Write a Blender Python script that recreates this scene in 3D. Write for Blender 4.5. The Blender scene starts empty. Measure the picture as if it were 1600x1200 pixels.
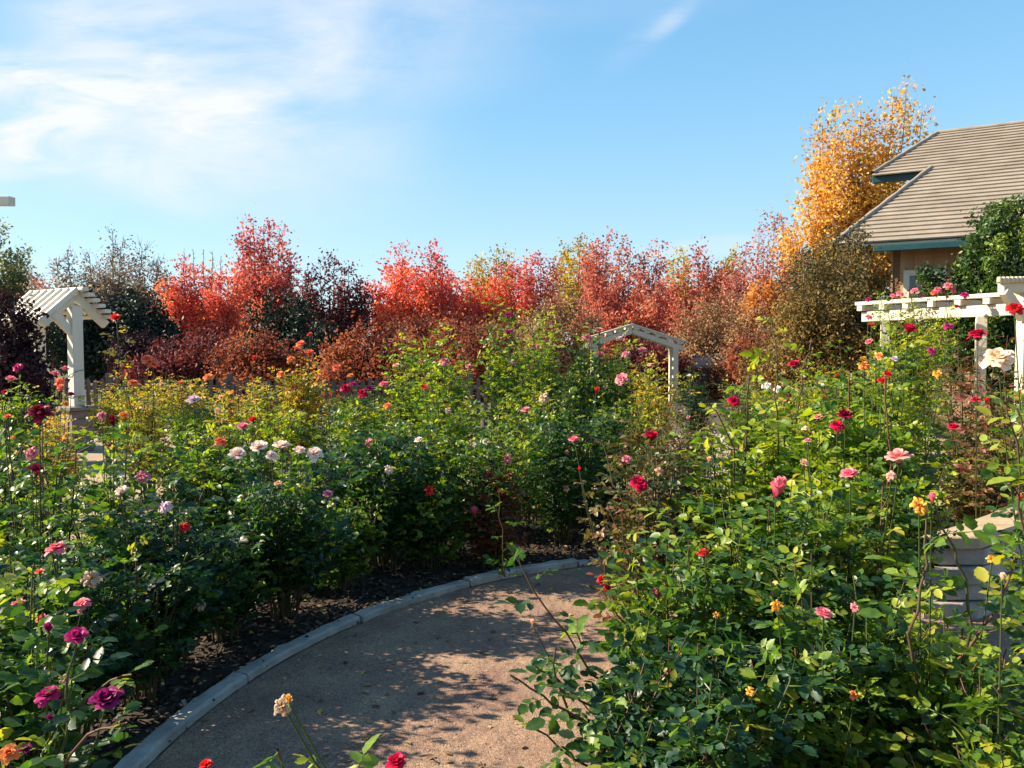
import bpy, bmesh, math
import numpy as np
from mathutils import Vector, Matrix, noise as mnoise
PI = math.pi
R = math.radians
scene = bpy.context.scene
COL = scene.collection
# ------------------------------------------------------------------ camera
EYE = 1.6
F = 1209.0
PITCH = math.atan(55 / F)
cam_d = bpy.data.cameras.new("camera")
cam_d.sensor_width = 36.0
cam_d.lens = F / 1600 * 36
cam_d.clip_start = 0.05
cam_d.clip_end = 2000
cam = bpy.data.objects.new("camera", cam_d)
COL.objects.link(cam)
cam.location = (0, 0, EYE)
cam.rotation_euler = (PI / 2 - PITCH, 0, 0)
scene.camera = cam
FW = np.array([0, math.cos(PITCH), -math.sin(PITCH)])
UP = np.array([0, math.sin(PITCH), math.cos(PITCH)])
RT = np.array([1.0, 0, 0])


def ray(u, v):
    return RT * (u - 800) / F + UP * (600 - v) / F + FW


def at(u, v, Y):
    """World point seen at photo pixel (u, v) at distance Y along the garden."""
    d = ray(u, v)
    return d * (Y / d[1]) + np.array([0, 0, EYE])


def xat(u, Y):
    return (u - 800) / F * Y


# ------------------------------------------------------------------ mesh helpers
def unit(a):
    return a / np.maximum(np.linalg.norm(a, axis=-1, keepdims=True), 1e-9)


def link(name, data, mat=None, parent=None):
    o = bpy.data.objects.new(name, data)
    COL.objects.link(o)
    if mat is not None:
        data.materials.append(mat) if len(data.materials) == 0 else None
    if parent is not None:
        o.parent = parent
    return o


def np_mesh(name, verts, faces, tint=None, flat=False):
    """Mesh from an (N,3) vertex array and an (M,k) face array, with a per point tint."""
    me = bpy.data.meshes.new(name)
    n, (m, k) = len(verts), faces.shape
    me.vertices.add(n)
    me.vertices.foreach_set("co", np.asarray(verts, dtype=np.float32).ravel())
    me.loops.add(m * k)
    me.loops.foreach_set("vertex_index", faces.astype(np.int32).ravel())
    me.polygons.add(m)
    me.polygons.foreach_set("loop_start", np.arange(0, m * k, k, dtype=np.int32))
    if tint is not None:
        a = me.attributes.new("tint", "FLOAT", "POINT")
        a.data.foreach_set("value", np.asarray(tint, dtype=np.float32))
    me.update(calc_edges=True)
    if flat:
        me.shade_flat()
    return me


class Tubes:
    def __init__(self):
        self.v, self.f, self.t, self.n = [], [], [], 0

    def add(self, pts, rad, sides=5, tint=0.5):
        pts = np.asarray(pts, dtype=float)
        k = len(pts)
        rad = np.broadcast_to(np.asarray(rad, dtype=float), (k,))
        tan = unit(np.gradient(pts, axis=0))
        ref = np.array([0.31, 0.17, 0.93]) if abs(tan[0][2]) < 0.9 else np.array([0.93, 0.3, 0.1])
        s = unit(np.cross(tan, ref))
        b = np.cross(s, tan)
        ang = np.linspace(0, 2 * PI, sides, endpoint=False)
        ring = (pts[:, None, :] + rad[:, None, None] * (np.cos(ang)[None, :, None] * s[:, None, :] + np.sin(ang)[None, :, None] * b[:, None, :]))
        self.v.append(ring.reshape(-1, 3))
        i = np.arange(k - 1)[:, None] * sides
        j = np.arange(sides)[None, :]
        j2 = (j + 1) % sides
        q = np.stack([i + j, i + j2, i + sides + j2, i + sides + j], -1).reshape(-1, 4) + self.n
        self.f.append(q)
        self.t.append(np.full(k * sides, tint))
        self.n += k * sides

    def build(self, name, mat, parent=None):
        me = np_mesh(name, np.concatenate(self.v), np.concatenate(self.f), np.concatenate(self.t))
        return link(name, me, mat, parent)


class Boxes:
    """Plain and sheared beams collected into one mesh."""
    def __init__(self):
        self.v, self.f = [], []

    def box(self, c, size, rot=None):
        n = len(self.v)
        for sx in (-1, 1):
            for sy in (-1, 1):
                for sz in (-1, 1):
                    p = Vector((sx * size[0] / 2, sy * size[1] / 2, sz * size[2] / 2))
                    if rot is not None:
                        p = rot @ p
                    self.v.append(Vector(c) + p)
        self.f += [tuple(n + i for i in q) for q in ((0, 1, 3, 2), (4, 6, 7, 5), (0, 4, 5, 1), (2, 3, 7, 6), (0, 2, 6, 4), (1, 5, 7, 3))]
        return self

    def beam(self, a, b, w, h, upv=(0, 0, 1)):
        a, b = Vector(a), Vector(b)
        d = (b - a)
        L = d.length
        d.normalize()
        s = d.cross(Vector(upv)).normalized()
        u = s.cross(d).normalized()
        m = Matrix((d, s, u)).transposed()
        return self.box((a + b) / 2, (L, w, h), m)

    def prism(self, poly, thick):
        """poly: 3-D points of a planar outline, thick: offset vector."""
        n = len(self.v)
        k = len(poly)
        self.v += [Vector(p) for p in poly] + [Vector(p) + Vector(thick) for p in poly]
        self.f.append(tuple(range(n + k - 1, n - 1, -1)))
        self.f.append(tuple(range(n + k, n + 2 * k)))
        for i in range(k):
            j = (i + 1) % k
            self.f.append((n + i, n + j, n + k + j, n + k + i))
        return self

    def build(self, name, mat, parent=None, bevel=0.0):
        me = bpy.data.meshes.new(name)
        me.from_pydata([tuple(v) for v in self.v], [], self.f)
        bm = bmesh.new()
        bm.from_mesh(me)
        bmesh.ops.recalc_face_normals(bm, faces=bm.faces)
        if bevel:
            bmesh.ops.bevel(bm, geom=list(bm.edges), offset=bevel, segments=1, affect='EDGES', clamp_overlap=True)
        bm.to_mesh(me)
        bm.free()
        me.update()
        return link(name, me, mat, parent)


def thing(name, label, cat, loc, group=None):
    o = bpy.data.objects.new(name, None)
    COL.objects.link(o)
    o.empty_display_size = 0.2
    o.location = loc
    o["label"] = label
    o["category"] = cat
    if group:
        o["group"] = group
    return o


def settle(root, *objs):
    """Children are modelled in world coordinates: shift them into the root's frame."""
    for o in objs:
        o.matrix_parent_inverse = Matrix.Translation(-Vector(root.location))


# ------------------------------------------------------------------ materials
def new_mat(name):
    m = bpy.data.materials.new(name)
    m.use_nodes = True
    nt = m.node_tree
    nt.nodes.clear()
    return m, nt, nt.nodes, nt.links


def ramp_node(N, stops):
    r = N.new("ShaderNodeValToRGB")
    e = r.color_ramp.elements
    while len(e) > 1:
        e.remove(e[-1])
    e[0].position, e[0].color = stops[0][0], (*stops[0][1], 1)
    for p, c in stops[1:]:
        x = e.new(p)
        x.color = (*c, 1)
    return r


def leaf_mat(name, stops, transl=0.35, rough=0.45, spec=0.4, tgain=(1.5, 1.6, 0.7), blemish=55.0):
    m, nt, N, L = new_mat(name)
    out = N.new("ShaderNodeOutputMaterial")
    a = N.new("ShaderNodeAttribute")
    a.attribute_name = "tint"
    r = ramp_node(N, stops)
    if blemish:   # blotches and small discoloured spots on the blades
        tcn = N.new("ShaderNodeTexCoord")
        nz = N.new("ShaderNodeTexNoise")
        nz.inputs["Scale"].default_value = blemish
        nz.inputs["Detail"].default_value = 3
        L.new(tcn.outputs["Object"], nz.inputs["Vector"])
        mm = N.new("ShaderNodeMath")
        mm.operation = 'MULTIPLY_ADD'
        L.new(nz.outputs["Fac"], mm.inputs[0])
        mm.inputs[1].default_value = .55
        mm.inputs[2].default_value = -.275
        ad = N.new("ShaderNodeMath")
        ad.use_clamp = True
        L.new(a.outputs["Fac"], ad.inputs[0])
        L.new(mm.outputs[0], ad.inputs[1])
        L.new(ad.outputs[0], r.inputs["Fac"])
    else:
        L.new(a.outputs["Fac"], r.inputs["Fac"])
    p = N.new("ShaderNodeBsdfPrincipled")
    p.inputs["Roughness"].default_value = rough
    p.inputs["Specular IOR Level"].default_value = spec
    L.new(r.outputs["Color"], p.inputs["Base Color"])
    mul = N.new("ShaderNodeMix")
    mul.data_type = 'RGBA'
    mul.blend_type = 'MULTIPLY'
    mul.inputs["Factor"].default_value = 1
    L.new(r.outputs["Color"], mul.inputs[6])
    mul.inputs[7].default_value = (*tgain, 1)
    t = N.new("ShaderNodeBsdfTranslucent")
    L.new(mul.outputs[2], t.inputs["Color"])
    mx = N.new("ShaderNodeMixShader")
    mx.inputs[0].default_value = transl
    L.new(p.outputs[0], mx.inputs[1])
    L.new(t.outputs[0], mx.inputs[2])
    L.new(mx.outputs[0], out.inputs[0])
    return m


def surf_mat(name, c1, c2, scale=8.0, rough=0.8, bump=0.0, bscale=60, detail=6, stretch=(1, 1, 1), spec=0.3, metallic=0.0, stops=None):
    m, nt, N, L = new_mat(name)
    out = N.new("ShaderNodeOutputMaterial")
    tc = N.new("ShaderNodeTexCoord")
    mp = N.new("ShaderNodeMapping")
    mp.inputs["Scale"].default_value = stretch
    L.new(tc.outputs["Object"], mp.inputs["Vector"])
    no = N.new("ShaderNodeTexNoise")
    no.inputs["Scale"].default_value = scale
    no.inputs["Detail"].default_value = detail
    no.inputs["Roughness"].default_value = 0.65
    L.new(mp.outputs[0], no.inputs["Vector"])
    r = ramp_node(N, stops or [(0.3, c1), (0.7, c2)])
    L.new(no.outputs["Fac"], r.inputs["Fac"])
    p = N.new("ShaderNodeBsdfPrincipled")
    p.inputs["Roughness"].default_value = rough
    p.inputs["Specular IOR Level"].default_value = spec
    p.inputs["Metallic"].default_value = metallic
    L.new(r.outputs["Color"], p.inputs["Base Color"])
    if bump:
        n2 = N.new("ShaderNodeTexNoise")
        n2.inputs["Scale"].default_value = bscale
        n2.inputs["Detail"].default_value = 4
        L.new(mp.outputs[0], n2.inputs["Vector"])
        b = N.new("ShaderNodeBump")
        b.inputs["Strength"].default_value = 0.6
        b.inputs["Distance"].default_value = bump
        L.new(n2.outputs["Fac"], b.inputs["Height"])
        L.new(b.outputs[0], p.inputs["Normal"])
    L.new(p.outputs[0], out.inputs[0])
    return m


def tint_mat(name, stops, rough=0.8, spec=0.25):
    m, nt, N, L = new_mat(name)
    out = N.new("ShaderNodeOutputMaterial")
    a = N.new("ShaderNodeAttribute")
    a.attribute_name = "tint"
    r = ramp_node(N, stops)
    L.new(a.outputs["Fac"], r.inputs["Fac"])
    p = N.new("ShaderNodeBsdfPrincipled")
    p.inputs["Roughness"].default_value = rough
    p.inputs["Specular IOR Level"].default_value = spec
    L.new(r.outputs["Color"], p.inputs["Base Color"])
    L.new(p.outputs[0], out.inputs[0])
    return m


LEAF = {
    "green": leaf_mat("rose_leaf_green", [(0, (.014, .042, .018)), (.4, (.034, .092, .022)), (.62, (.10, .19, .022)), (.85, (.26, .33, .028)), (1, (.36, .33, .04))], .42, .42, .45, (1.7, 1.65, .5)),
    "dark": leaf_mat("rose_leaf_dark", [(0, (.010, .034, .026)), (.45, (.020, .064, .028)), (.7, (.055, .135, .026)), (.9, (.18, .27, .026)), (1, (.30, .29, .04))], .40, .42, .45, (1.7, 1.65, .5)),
    "lime": leaf_mat("rose_leaf_lime", [(0, (.028, .078, .016)), (.35, (.10, .20, .020)), (.6, (.25, .34, .024)), (.85, (.40, .42, .03)), (1, (.46, .36, .05))], .45, .42, .42, (1.6, 1.5, .5)),
    "autumn": leaf_mat("rose_leaf_autumn", [(0, (.05, .09, .022)), (.25, (.15, .20, .028)), (.5, (.34, .33, .04)), (.7, (.50, .35, .04)), (.88, (.54, .22, .06)), (1, (.40, .12, .05))], .42, .5, .3, tgain=(1.5, 1.4, .7)),
    "russet": leaf_mat("rose_leaf_russet", [(0, (.025, .055, .02)), (.35, (.07, .10, .03)), (.6, (.17, .15, .04)), (.8, (.22, .10, .045)), (1, (.16, .035, .03))], .3, tgain=(1.5, 1.3, .7)),
}
CANE = tint_mat("rose_cane", [(0, (.045, .075, .022)), (.5, (.060, .058, .026)), (1, (.12, .05, .035))], .6)
BARK = surf_mat("tree_bark", (.11, .085, .07), (.24, .195, .16), 14, .9)


def petal_mat(name, c_in, c_out, transl=0.3):
    return leaf_mat(name, [(0, c_in), (1, c_out)], transl, .55, .2, (1.25, 1.1, 1.05), 0)


PETAL = {
    "crimson": petal_mat("petal_crimson", (.38, .005, .03), (.60, .012, .07)),
    "red": petal_mat("petal_red", (.55, .012, .012), (.72, .03, .03)),
    "darkred": petal_mat("petal_dark_red", (.10, .003, .012), (.26, .006, .035)),
    "magenta": petal_mat("petal_magenta", (.32, .006, .105), (.56, .032, .20)),
    "plum": petal_mat("petal_plum", (.16, .006, .06), (.34, .02, .16)),
    "pink": petal_mat("petal_pink", (.72, .09, .17), (.86, .26, .33)),
    "rose": petal_mat("petal_rose_pink", (.62, .14, .20), (.78, .32, .36)),
    "blush": petal_mat("petal_blush", (.85, .40, .30), (.86, .42, .42)),
    "pale": petal_mat("petal_pale_pink", (.84, .62, .50), (.88, .74, .66)),
    "lavender": petal_mat("petal_lavender", (.60, .40, .52), (.72, .56, .66)),
    "coral": petal_mat("petal_coral", (.78, .10, .045), (.86, .24, .12)),
    "orange": petal_mat("petal_orange", (.80, .22, .04), (.86, .34, .10)),
    "cream": petal_mat("petal_cream", (.82, .58, .32), (.86, .72, .55)),
    "peach": petal_mat("petal_peach", (.82, .45, .22), (.85, .58, .38)),
    "beige": petal_mat("petal_beige", (.42, .27, .14), (.66, .50, .36)),
    "white": petal_mat("petal_white", (.80, .78, .66), (.84, .83, .78)),
    "amber": petal_mat("petal_amber", (.60, .22, .02), (.80, .48, .08)),
}
CALYX = surf_mat("rose_calyx", (.05, .10, .03), (.11, .15, .05), 40, .6)

# ------------------------------------------------------------------ leaves
LEAF_HI = np.array([(0, 0, 0), (.34, 0, -.03), (.70, 0, -.05), (1, 0, -.13),
                    (.30, .30, .055), (.68, .24, .03), (.30, -.30, .055), (.68, -.24, .03)])
LEAF_HI_F = np.array([(0, 1, 4), (1, 5, 4), (1, 2, 5), (2, 3, 5), (0, 6, 1), (1, 6, 7), (1, 7, 2), (2, 7, 3)])
LEAF_LO = np.array([(0, 0, 0), (.45, .30, .05), (1, 0, -.08), (.45, -.30, .05)])
LEAF_LO_F = np.array([(0, 2, 1), (0, 3, 2)])


_t = [.10, .24, .36, .50, .62, .76, .88]
_w = [.13, .285, .265, .325, .255, .235, .105]
LEAF_XX = np.array([(0, 0, 0)] + [p for t_, w_ in zip(_t, _w) for p in ((t_, w_, .16 * w_ - .10 * t_ * t_), (t_, 0, -.03 - .10 * t_ * t_), (t_, -w_, .16 * w_ - .10 * t_ * t_))] + [(1, 0, -.15)])
_f = [(0, 2, 1), (0, 3, 2)]
for _i in range(6):
    _a = 1 + 3 * _i
    _f += [(_a, _a + 1, _a + 3), (_a + 1, _a + 4, _a + 3), (_a + 1, _a + 2, _a + 4), (_a + 2, _a + 5, _a + 4)]
LEAF_XX_F = np.array(_f + [(19, 20, 22), (20, 21, 22)])


def place_leaves(pos, d, n, size, tint, hi=True):
    """One leaf blade per row: base pos, direction d, rough normal n, length size."""
    tv, tf = (LEAF_XX, LEAF_XX_F) if hi == 2 else (LEAF_HI, LEAF_HI_F) if hi else (LEAF_LO, LEAF_LO_F)
    d = unit(d)
    s = unit(np.cross(n, d))
    n = np.cross(d, s)
    k = len(pos)
    size = np.broadcast_to(size, (k,))
    V = pos[:, None, :] + size[:, None, None] * (tv[None, :, 0, None] * d[:, None, :] + tv[None, :, 1, None] * s[:, None, :] + tv[None, :, 2, None] * n[:, None, :])
    Fx = (tf[None] + (np.arange(k) * len(tv))[:, None, None]).reshape(-1, 3)
    T = np.repeat(tint, len(tv))
    return V.reshape(-1, 3), Fx, T


def compound(rng, pos, d, size, tint, hi):
    """Pinnate rose leaves: five leaflets on a rachis."""
    k = len(pos)
    d = unit(d)
    nrm = unit(np.array([0, -0.05, 1.0]) + rng.normal(0, .5, (k, 3)))
    s = unit(np.cross(nrm, d))
    nrm = np.cross(d, s)
    rl = size * 1.9
    P, D, Nn, S, T = [], [], [], [], []
    for off, ang, sc in ((.42, 62, .72), (.42, -62, .72), (.74, 55, .9), (.74, -55, .9), (1.0, 0, 1.05)):
        a = np.radians(ang + rng.normal(0, 9, k))[:, None]
        base = pos + d * (rl * off)[:, None] - np.array([0, 0, 1.0]) * (rl * off * off * .12)[:, None]
        dd = d * np.cos(a) + s * np.sin(a) + rng.normal(0, .2, (k, 3)) - np.array([0, 0, .22])
        P.append(base)
        D.append(dd)
        Nn.append(nrm + rng.normal(0, .42, (k, 3)))
        S.append(size * sc * rng.uniform(.82, 1.15, k))
        T.append(np.where(rng.uniform(0, 1, k) < .014, rng.uniform(.82, .98, k), np.clip(tint + rng.normal(0, .06, k), 0, 1)))
    V, Fx, TT = place_leaves(np.concatenate(P), np.concatenate(D), np.concatenate(Nn), np.concatenate(S), np.concatenate(T), hi)
    if hi:  # the rachis itself, a narrow strip
        w = s * .0016
        e = pos + d * rl[:, None] - np.array([0, 0, 1.0]) * (rl * .12)[:, None]
        rv = np.stack([pos - w, pos + w, e + w * .6, e - w * .6], 1).reshape(-1, 3)
        q = np.arange(k)[:, None] * 4 + len(V)
        rf = np.concatenate([q + np.array([0, 1, 2]), q + np.array([0, 2, 3])])
        V = np.concatenate([V, rv])
        Fx = np.concatenate([Fx, rf])
        TT = np.concatenate([TT, np.full(4 * k, .75)])
    return V, Fx, TT


# ------------------------------------------------------------------ blooms
def rose_mesh(kind, seed):
    rng = np.random.default_rng(seed)
    V, Fc, T, n = [], [], [], 0
    if kind == "open":
        rings = [(3, 4, .85), (4, 12, .95), (5, 22, 1.02), (5, 34, 1.06), (6, 48, 1.05), (6, 66, 1.0), (4, 84, .95)]
    elif kind == "cup":
        rings = [(3, 3, .85), (4, 9, .95), (5, 18, 1.0), (5, 32, 1.0), (5, 52, .95)]
    elif kind == "bud":
        rings = [(3, 1, 1.2), (4, 5, 1.18), (5, 11, 1.08), (4, 24, .9)]
    else:  # spent, ragged
        rings = [(5, 30, .7), (6, 65, .85), (7, 105, .95), (6, 140, .85)]
    nu, nv = 5, 5
    for ri, (npet, th, Ln) in enumerate(rings):
        ph0 = rng.uniform(0, 6.28)
        for p in range(npet):
            phi = ph0 + 2 * PI * p / npet + rng.normal(0, .12)
            t0 = R(th + rng.normal(0, 4 if kind != "spent" else 18))
            l = Ln * rng.uniform(.92, 1.06)
            cd = np.array([math.cos(phi), math.sin(phi), 0])
            td = np.array([-math.sin(phi), math.cos(phi), 0])
            wmax = {"open": .44, "cup": .46, "bud": .30, "spent": .24}[kind] * (.75 + .35 * ri / len(rings))
            pv = []
            for j in range(nv):
                v = j / (nv - 1)
                a = t0 * (.25 + .75 * v)
                rr = .05 + l * v * math.sin(a) + .05 * math.sin(PI * v)
                zz = l * v * math.cos(a)
                if kind in ("open", "cup") and v == 1 and ri > 1:
                    rr += .07
                    zz -= .07
                w = wmax * math.sin(PI * min(.10 + .72 * v, .95)) if kind != "bud" else wmax * math.sin(PI * min(.12 + .62 * v, .9)) * (1 - .35 * v)
                for i in range(nu):
                    uu = -1 + 2 * i / (nu - 1)
                    wrap = 1.15 if kind == "bud" else .75
                    ang = uu * w * wrap / max(.16, rr * .9 + .08)
                    ang = max(-1.5, min(1.5, ang))
                    q = cd * math.cos(ang) + td * math.sin(ang)
                    tip = -.07 * uu * uu * (v ** 3) + rng.normal(0, .012 if kind != 'spent' else .06)
                    pv.append(q * max(rr, .05) + np.array([0, 0, zz + tip]) + td * uu * w * .25)
            V += pv
            pt = rng.normal(0, .1)
            T += [np.clip((j / (nv - 1)) ** 1.5 + pt, 0, 1) for j in range(nv) for i in range(nu)]
            for j in range(nv - 1):
                for i in range(nu - 1):
                    b = n + j * nu + i
                    Fc.append((b, b + 1, b + nu + 1, b + nu))
            n += nu * nv
    V = np.array(V)
    sc = np.percentile(np.linalg.norm(V[:, :2], axis=1), 96)
    if kind == "bud":
        sc = 0.62
    V /= sc
    return np_mesh("bloom_" + kind, V, np.array(Fc), np.array(T))


def calyx_mesh():
    V, Fc = [], []
    prof = [(.02, -.32), (.16, -.26), (.2, -.12), (.14, 0), (.26, .06)]
    k = 8
    for r_, z in prof:
        for i in range(k):
            a = 2 * PI * i / k
            V.append((r_ * math.cos(a), r_ * math.sin(a), z))
    for j in range(len(prof) - 1):
        for i in range(k):
            i2 = (i + 1) % k
            Fc.append((j * k + i, j * k + i2, (j + 1) * k + i2, (j + 1) * k + i))
    for s in range(5):
        a = 2 * PI * s / 5
        c, t = np.array([math.cos(a), math.sin(a), 0]), np.array([-math.sin(a), math.cos(a), 0])
        b = len(V)
        for r_, z, w in ((.18, .02, .13), (.5, -.06, .12), (.8, -.28, .015)):
            V.append(tuple(c * r_ + t * w + np.array([0, 0, z])))
            V.append(tuple(c * r_ - t * w + np.array([0, 0, z])))
        Fc += [(b, b + 1, b + 3, b + 2), (b + 2, b + 3, b + 5, b + 4)]
    return np_mesh("calyx", np.array(V), np.array(Fc))


BLOOM = {k: [rose_mesh(k, 10 * i + s) for s in range(3)] for i, k in enumerate(("open", "cup", "bud", "spent"))}
CAL = calyx_mesh()
for ms in BLOOM.values():
    for me in ms:
        me.materials.append(PETAL["pink"])
CAL.materials.append(CALYX)


def add_bloom(root, rng, pos, radius, colour, kind, axis, label=None, calyx=True):
    o = bpy.data.objects.new("bloom", BLOOM[kind][rng.integers(3)])
    COL.objects.link(o)
    o.parent = root
    o.material_slots[0].link = 'OBJECT'
    o.material_slots[0].material = PETAL[colour]
    q = Vector(axis).to_track_quat('Z', 'Y')
    o.rotation_mode = 'QUATERNION'
    o.rotation_quaternion = q @ Matrix.Rotation(rng.uniform(0, 6.28), 3, 'Z').to_quaternion()
    o.location = Vector(pos) - Vector(root.location)
    sq = rng.uniform(.9, 1.12)
    o.scale = (radius * sq, radius / sq, radius * rng.uniform(.88, 1.08))
    if label:
        o["label"] = label
    if calyx:
        c = link("calyx", CAL, None, o)
    return o


# ------------------------------------------------------------------ rose bushes
def curve(a, c, b, k):
    t = np.linspace(0, 1, k)[:, None]
    return (1 - t) ** 2 * a + 2 * t * (1 - t) * c + t * t * b


SEED = [100]


def rose_bush(u, Y, vtop, rad, style, label, blooms=(), dens=1.0, leaf=.046, canes=9, shoots=(), low=.12, tmean=.47, group=None, X=None, name="rose_bush", H=None, cat="rose bush"):
    SEED[0] += 1
    rng = np.random.default_rng(SEED[0])
    x0 = xat(u, Y) if X is None else X
    rad *= .86
    H = H or max(.35, EYE - (vtop - 545) * Y / F)
    root = thing(name, label, cat, (x0, Y, 0), group)
    base = np.array([x0, Y, 0.0])
    hi = 2 if Y < 3.1 else 1 if Y < 6.3 else 0
    LS = (.90 if Y < 3.6 else .92 if Y < 6 else .90) * rng.uniform(.88, 1.12)
    tb = Tubes()
    P, D, S, T = [], [], [], []

    def leafy(pts, t0, spacing, size, tip_age=1.0):
        seg = np.linalg.norm(np.diff(pts, axis=0), axis=1)
        L = seg.sum()
        k = max(1, int(L * (1 - t0) / spacing * dens))
        ts = t0 + (1 - t0) * (np.arange(k) + rng.uniform(0, 1, k)) / k
        cum = np.concatenate([[0], np.cumsum(seg)]) / max(L, 1e-6)
        p = np.stack([np.interp(ts, cum, pts[:, i]) for i in range(3)], 1)
        tan = unit(pts[-1] - pts[0])
        az = rng.uniform(0, 6.28) + np.arange(k) * 2.4 + rng.normal(0, .3, k)
        out = np.stack([np.cos(az), np.sin(az), np.zeros(k)], 1)
        d = out + tan * .35 + np.array([0, 0, .12])
        P.append(p)
        D.append(d)
        S.append(size * rng.uniform(.7, 1.25, k) * (1 - .22 * (ts > .93)))
        young = np.clip((ts - .8) / .2, 0, 1) * .22 * tip_age
        T.append(np.clip(tmean - .03 + young + rng.normal(0, .17) + rng.normal(0, .11, k), 0, 1))

    def cane(b, end, r0, first=.25, ns=5, lean=None):
        mid = (b + end) / 2 + rng.normal(0, .05, 3) * H
        mid[:2] = b[:2] + (end[:2] - b[:2]) * .35 + rng.normal(0, .03, 2)
        mid[2] = b[2] + (end[2] - b[2]) * .55
        pts = curve(b, mid, end, 7)
        tb.add(pts, np.linspace(r0, r0 * .45, 7), 5, rng.uniform(0, 1))
        leafy(pts, first + .06, .030, leaf * LS)
        for q in range(ns):
            t = first + (1 - first) * (q + rng.uniform(.1, .9)) / ns
            i = t * 6
            s = pts[min(int(i), 5)] * (1 - i % 1) + pts[min(int(i) + 1, 6)] * (i % 1)
            az = rng.uniform(0, 6.28)
            ln = rng.uniform(.45, 1.05) * max(rad, .3) * (1.1 - .35 * t)
            out = np.array([math.cos(az), math.sin(az), rng.uniform(.55, 2.4)])
            e = s + unit(out) * ln
            e[2] = min(e[2], H * rng.uniform(.90, 1.04))
            sp = curve(s, (s + e) / 2 + np.array([math.cos(az), math.sin(az), 0]) * ln * .18, e, 4)
            tb.add(sp, np.linspace(r0 * .45, r0 * .25, 4), 4, rng.uniform(0, 1))
            leafy(sp, .10, .028, leaf * LS)

    r0 = .0075 if Y < 6 else .009
    for c in range(canes):
        az = 2 * PI * c / canes + rng.normal(0, .35)
        rr = rad * math.sqrt(rng.uniform(.05, 1.0)) * .78
        hh = H * rng.uniform(.62, 1.0) * (1 - .12 * (rr / rad) ** 2)
        b = base + np.array([math.cos(az), math.sin(az), 0]) * .06
        cane(b, base + np.array([math.cos(az) * rr, math.sin(az) * rr, hh]), r0, low, 6)
    for c in range(3):  # tall young shoots that break the outline
        az = rng.uniform(0, 6.28)
        rr = rad * rng.uniform(.1, .7)
        e = base + np.array([math.cos(az) * rr, math.sin(az) * rr, H * rng.uniform(.98, 1.10)])
        b = base + np.array([math.cos(az) * .05, math.sin(az) * .05, H * .06])
        sp = curve(b, (b + e) / 2 + rng.normal(0, .03, 3), e, 6)
        tb.add(sp, np.linspace(r0 * .5, r0 * .3, 6), 4, rng.uniform(.2, 1))
        leafy(sp, .35, .04, leaf * LS, 1.3)
    for c in range(max(2, canes // 3)):  # low skirts that close the foot of the bush
        az = rng.uniform(0, 6.28)
        rr = rad * rng.uniform(.55, .95)
        cane(base.copy(), base + np.array([math.cos(az) * rr, math.sin(az) * rr, H * rng.uniform(.3, .55)]), r0 * .8, .3, 4)
    for sh in shoots:  # long canes seen in the photo: px points from foot to tip
        pts = np.array([base + np.array([0, 0, .12])] + [at(a, b, Yq) for a, b, Yq in sh])
        fine = np.concatenate([curve(pts[i], (pts[i] + pts[i + 1]) / 2, pts[i + 1], 4)[:-1] for i in range(len(pts) - 1)] + [pts[-1:]])
        fine = fine + rng.normal(0, .006, fine.shape)
        tb.add(fine, np.linspace(.0055, .0028, len(fine)), 6, rng.uniform(.4, 1))
        leafy(fine, .08, .07, leaf * 1.05)
    for bl in blooms:
        bu, bv, br, colr, kind = bl[:5]
        yb = bl[5] if len(bl) > 5 else Y - rad * rng.uniform(.45, .9)
        p = at(bu, bv, yb)
        radius = br * yb / F * (.88 if br < 13 else .94)
        side = p - base
        axis = unit(np.array([side[0] * .4 + rng.normal(0, .22), -.62 + rng.normal(0, .25), 1.0]))
        if kind in ("cup", "bud"):
            axis = unit(np.array([side[0] * .35 + rng.normal(0, .2), -.22 + rng.normal(0, .2), 1.0]))
        if kind == "spent":
            axis = unit(np.array([rng.normal(0, .4), -.5, .5]))
        foot = p - axis * radius * .3
        b = base + np.array([side[0] * .12, side[1] * .12, .05])
        mid = (b + foot) / 2
        mid[:2] += (foot[:2] - b[:2]) * .25
        sp = curve(b, mid, foot, 7)
        tb.add(sp, np.linspace(.0034, .0021, 7) * (1 if Y < 6 else 1.3), 5, rng.uniform(0, .35))
        leafy(sp[:6], .4, .042, leaf * .95)
        add_bloom(root, rng, p - axis * radius * .35, radius * 1.05, colr, kind, axis, calyx=br >= 8 or Y < 4)
    V, Fx, TT = compound(rng, np.concatenate(P), np.concatenate(D), np.concatenate(S), np.concatenate(T), hi)
    V[:, 2] = np.maximum(V[:, 2], .02)
    f = link("foliage", np_mesh("foliage", V, Fx, TT), LEAF[style], root)
    s = tb.build("stem", CANE, root)
    settle(root, f, s)
    return root


#                 u    Y   vtop  rad style label blooms
B = rose_bush
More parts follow.
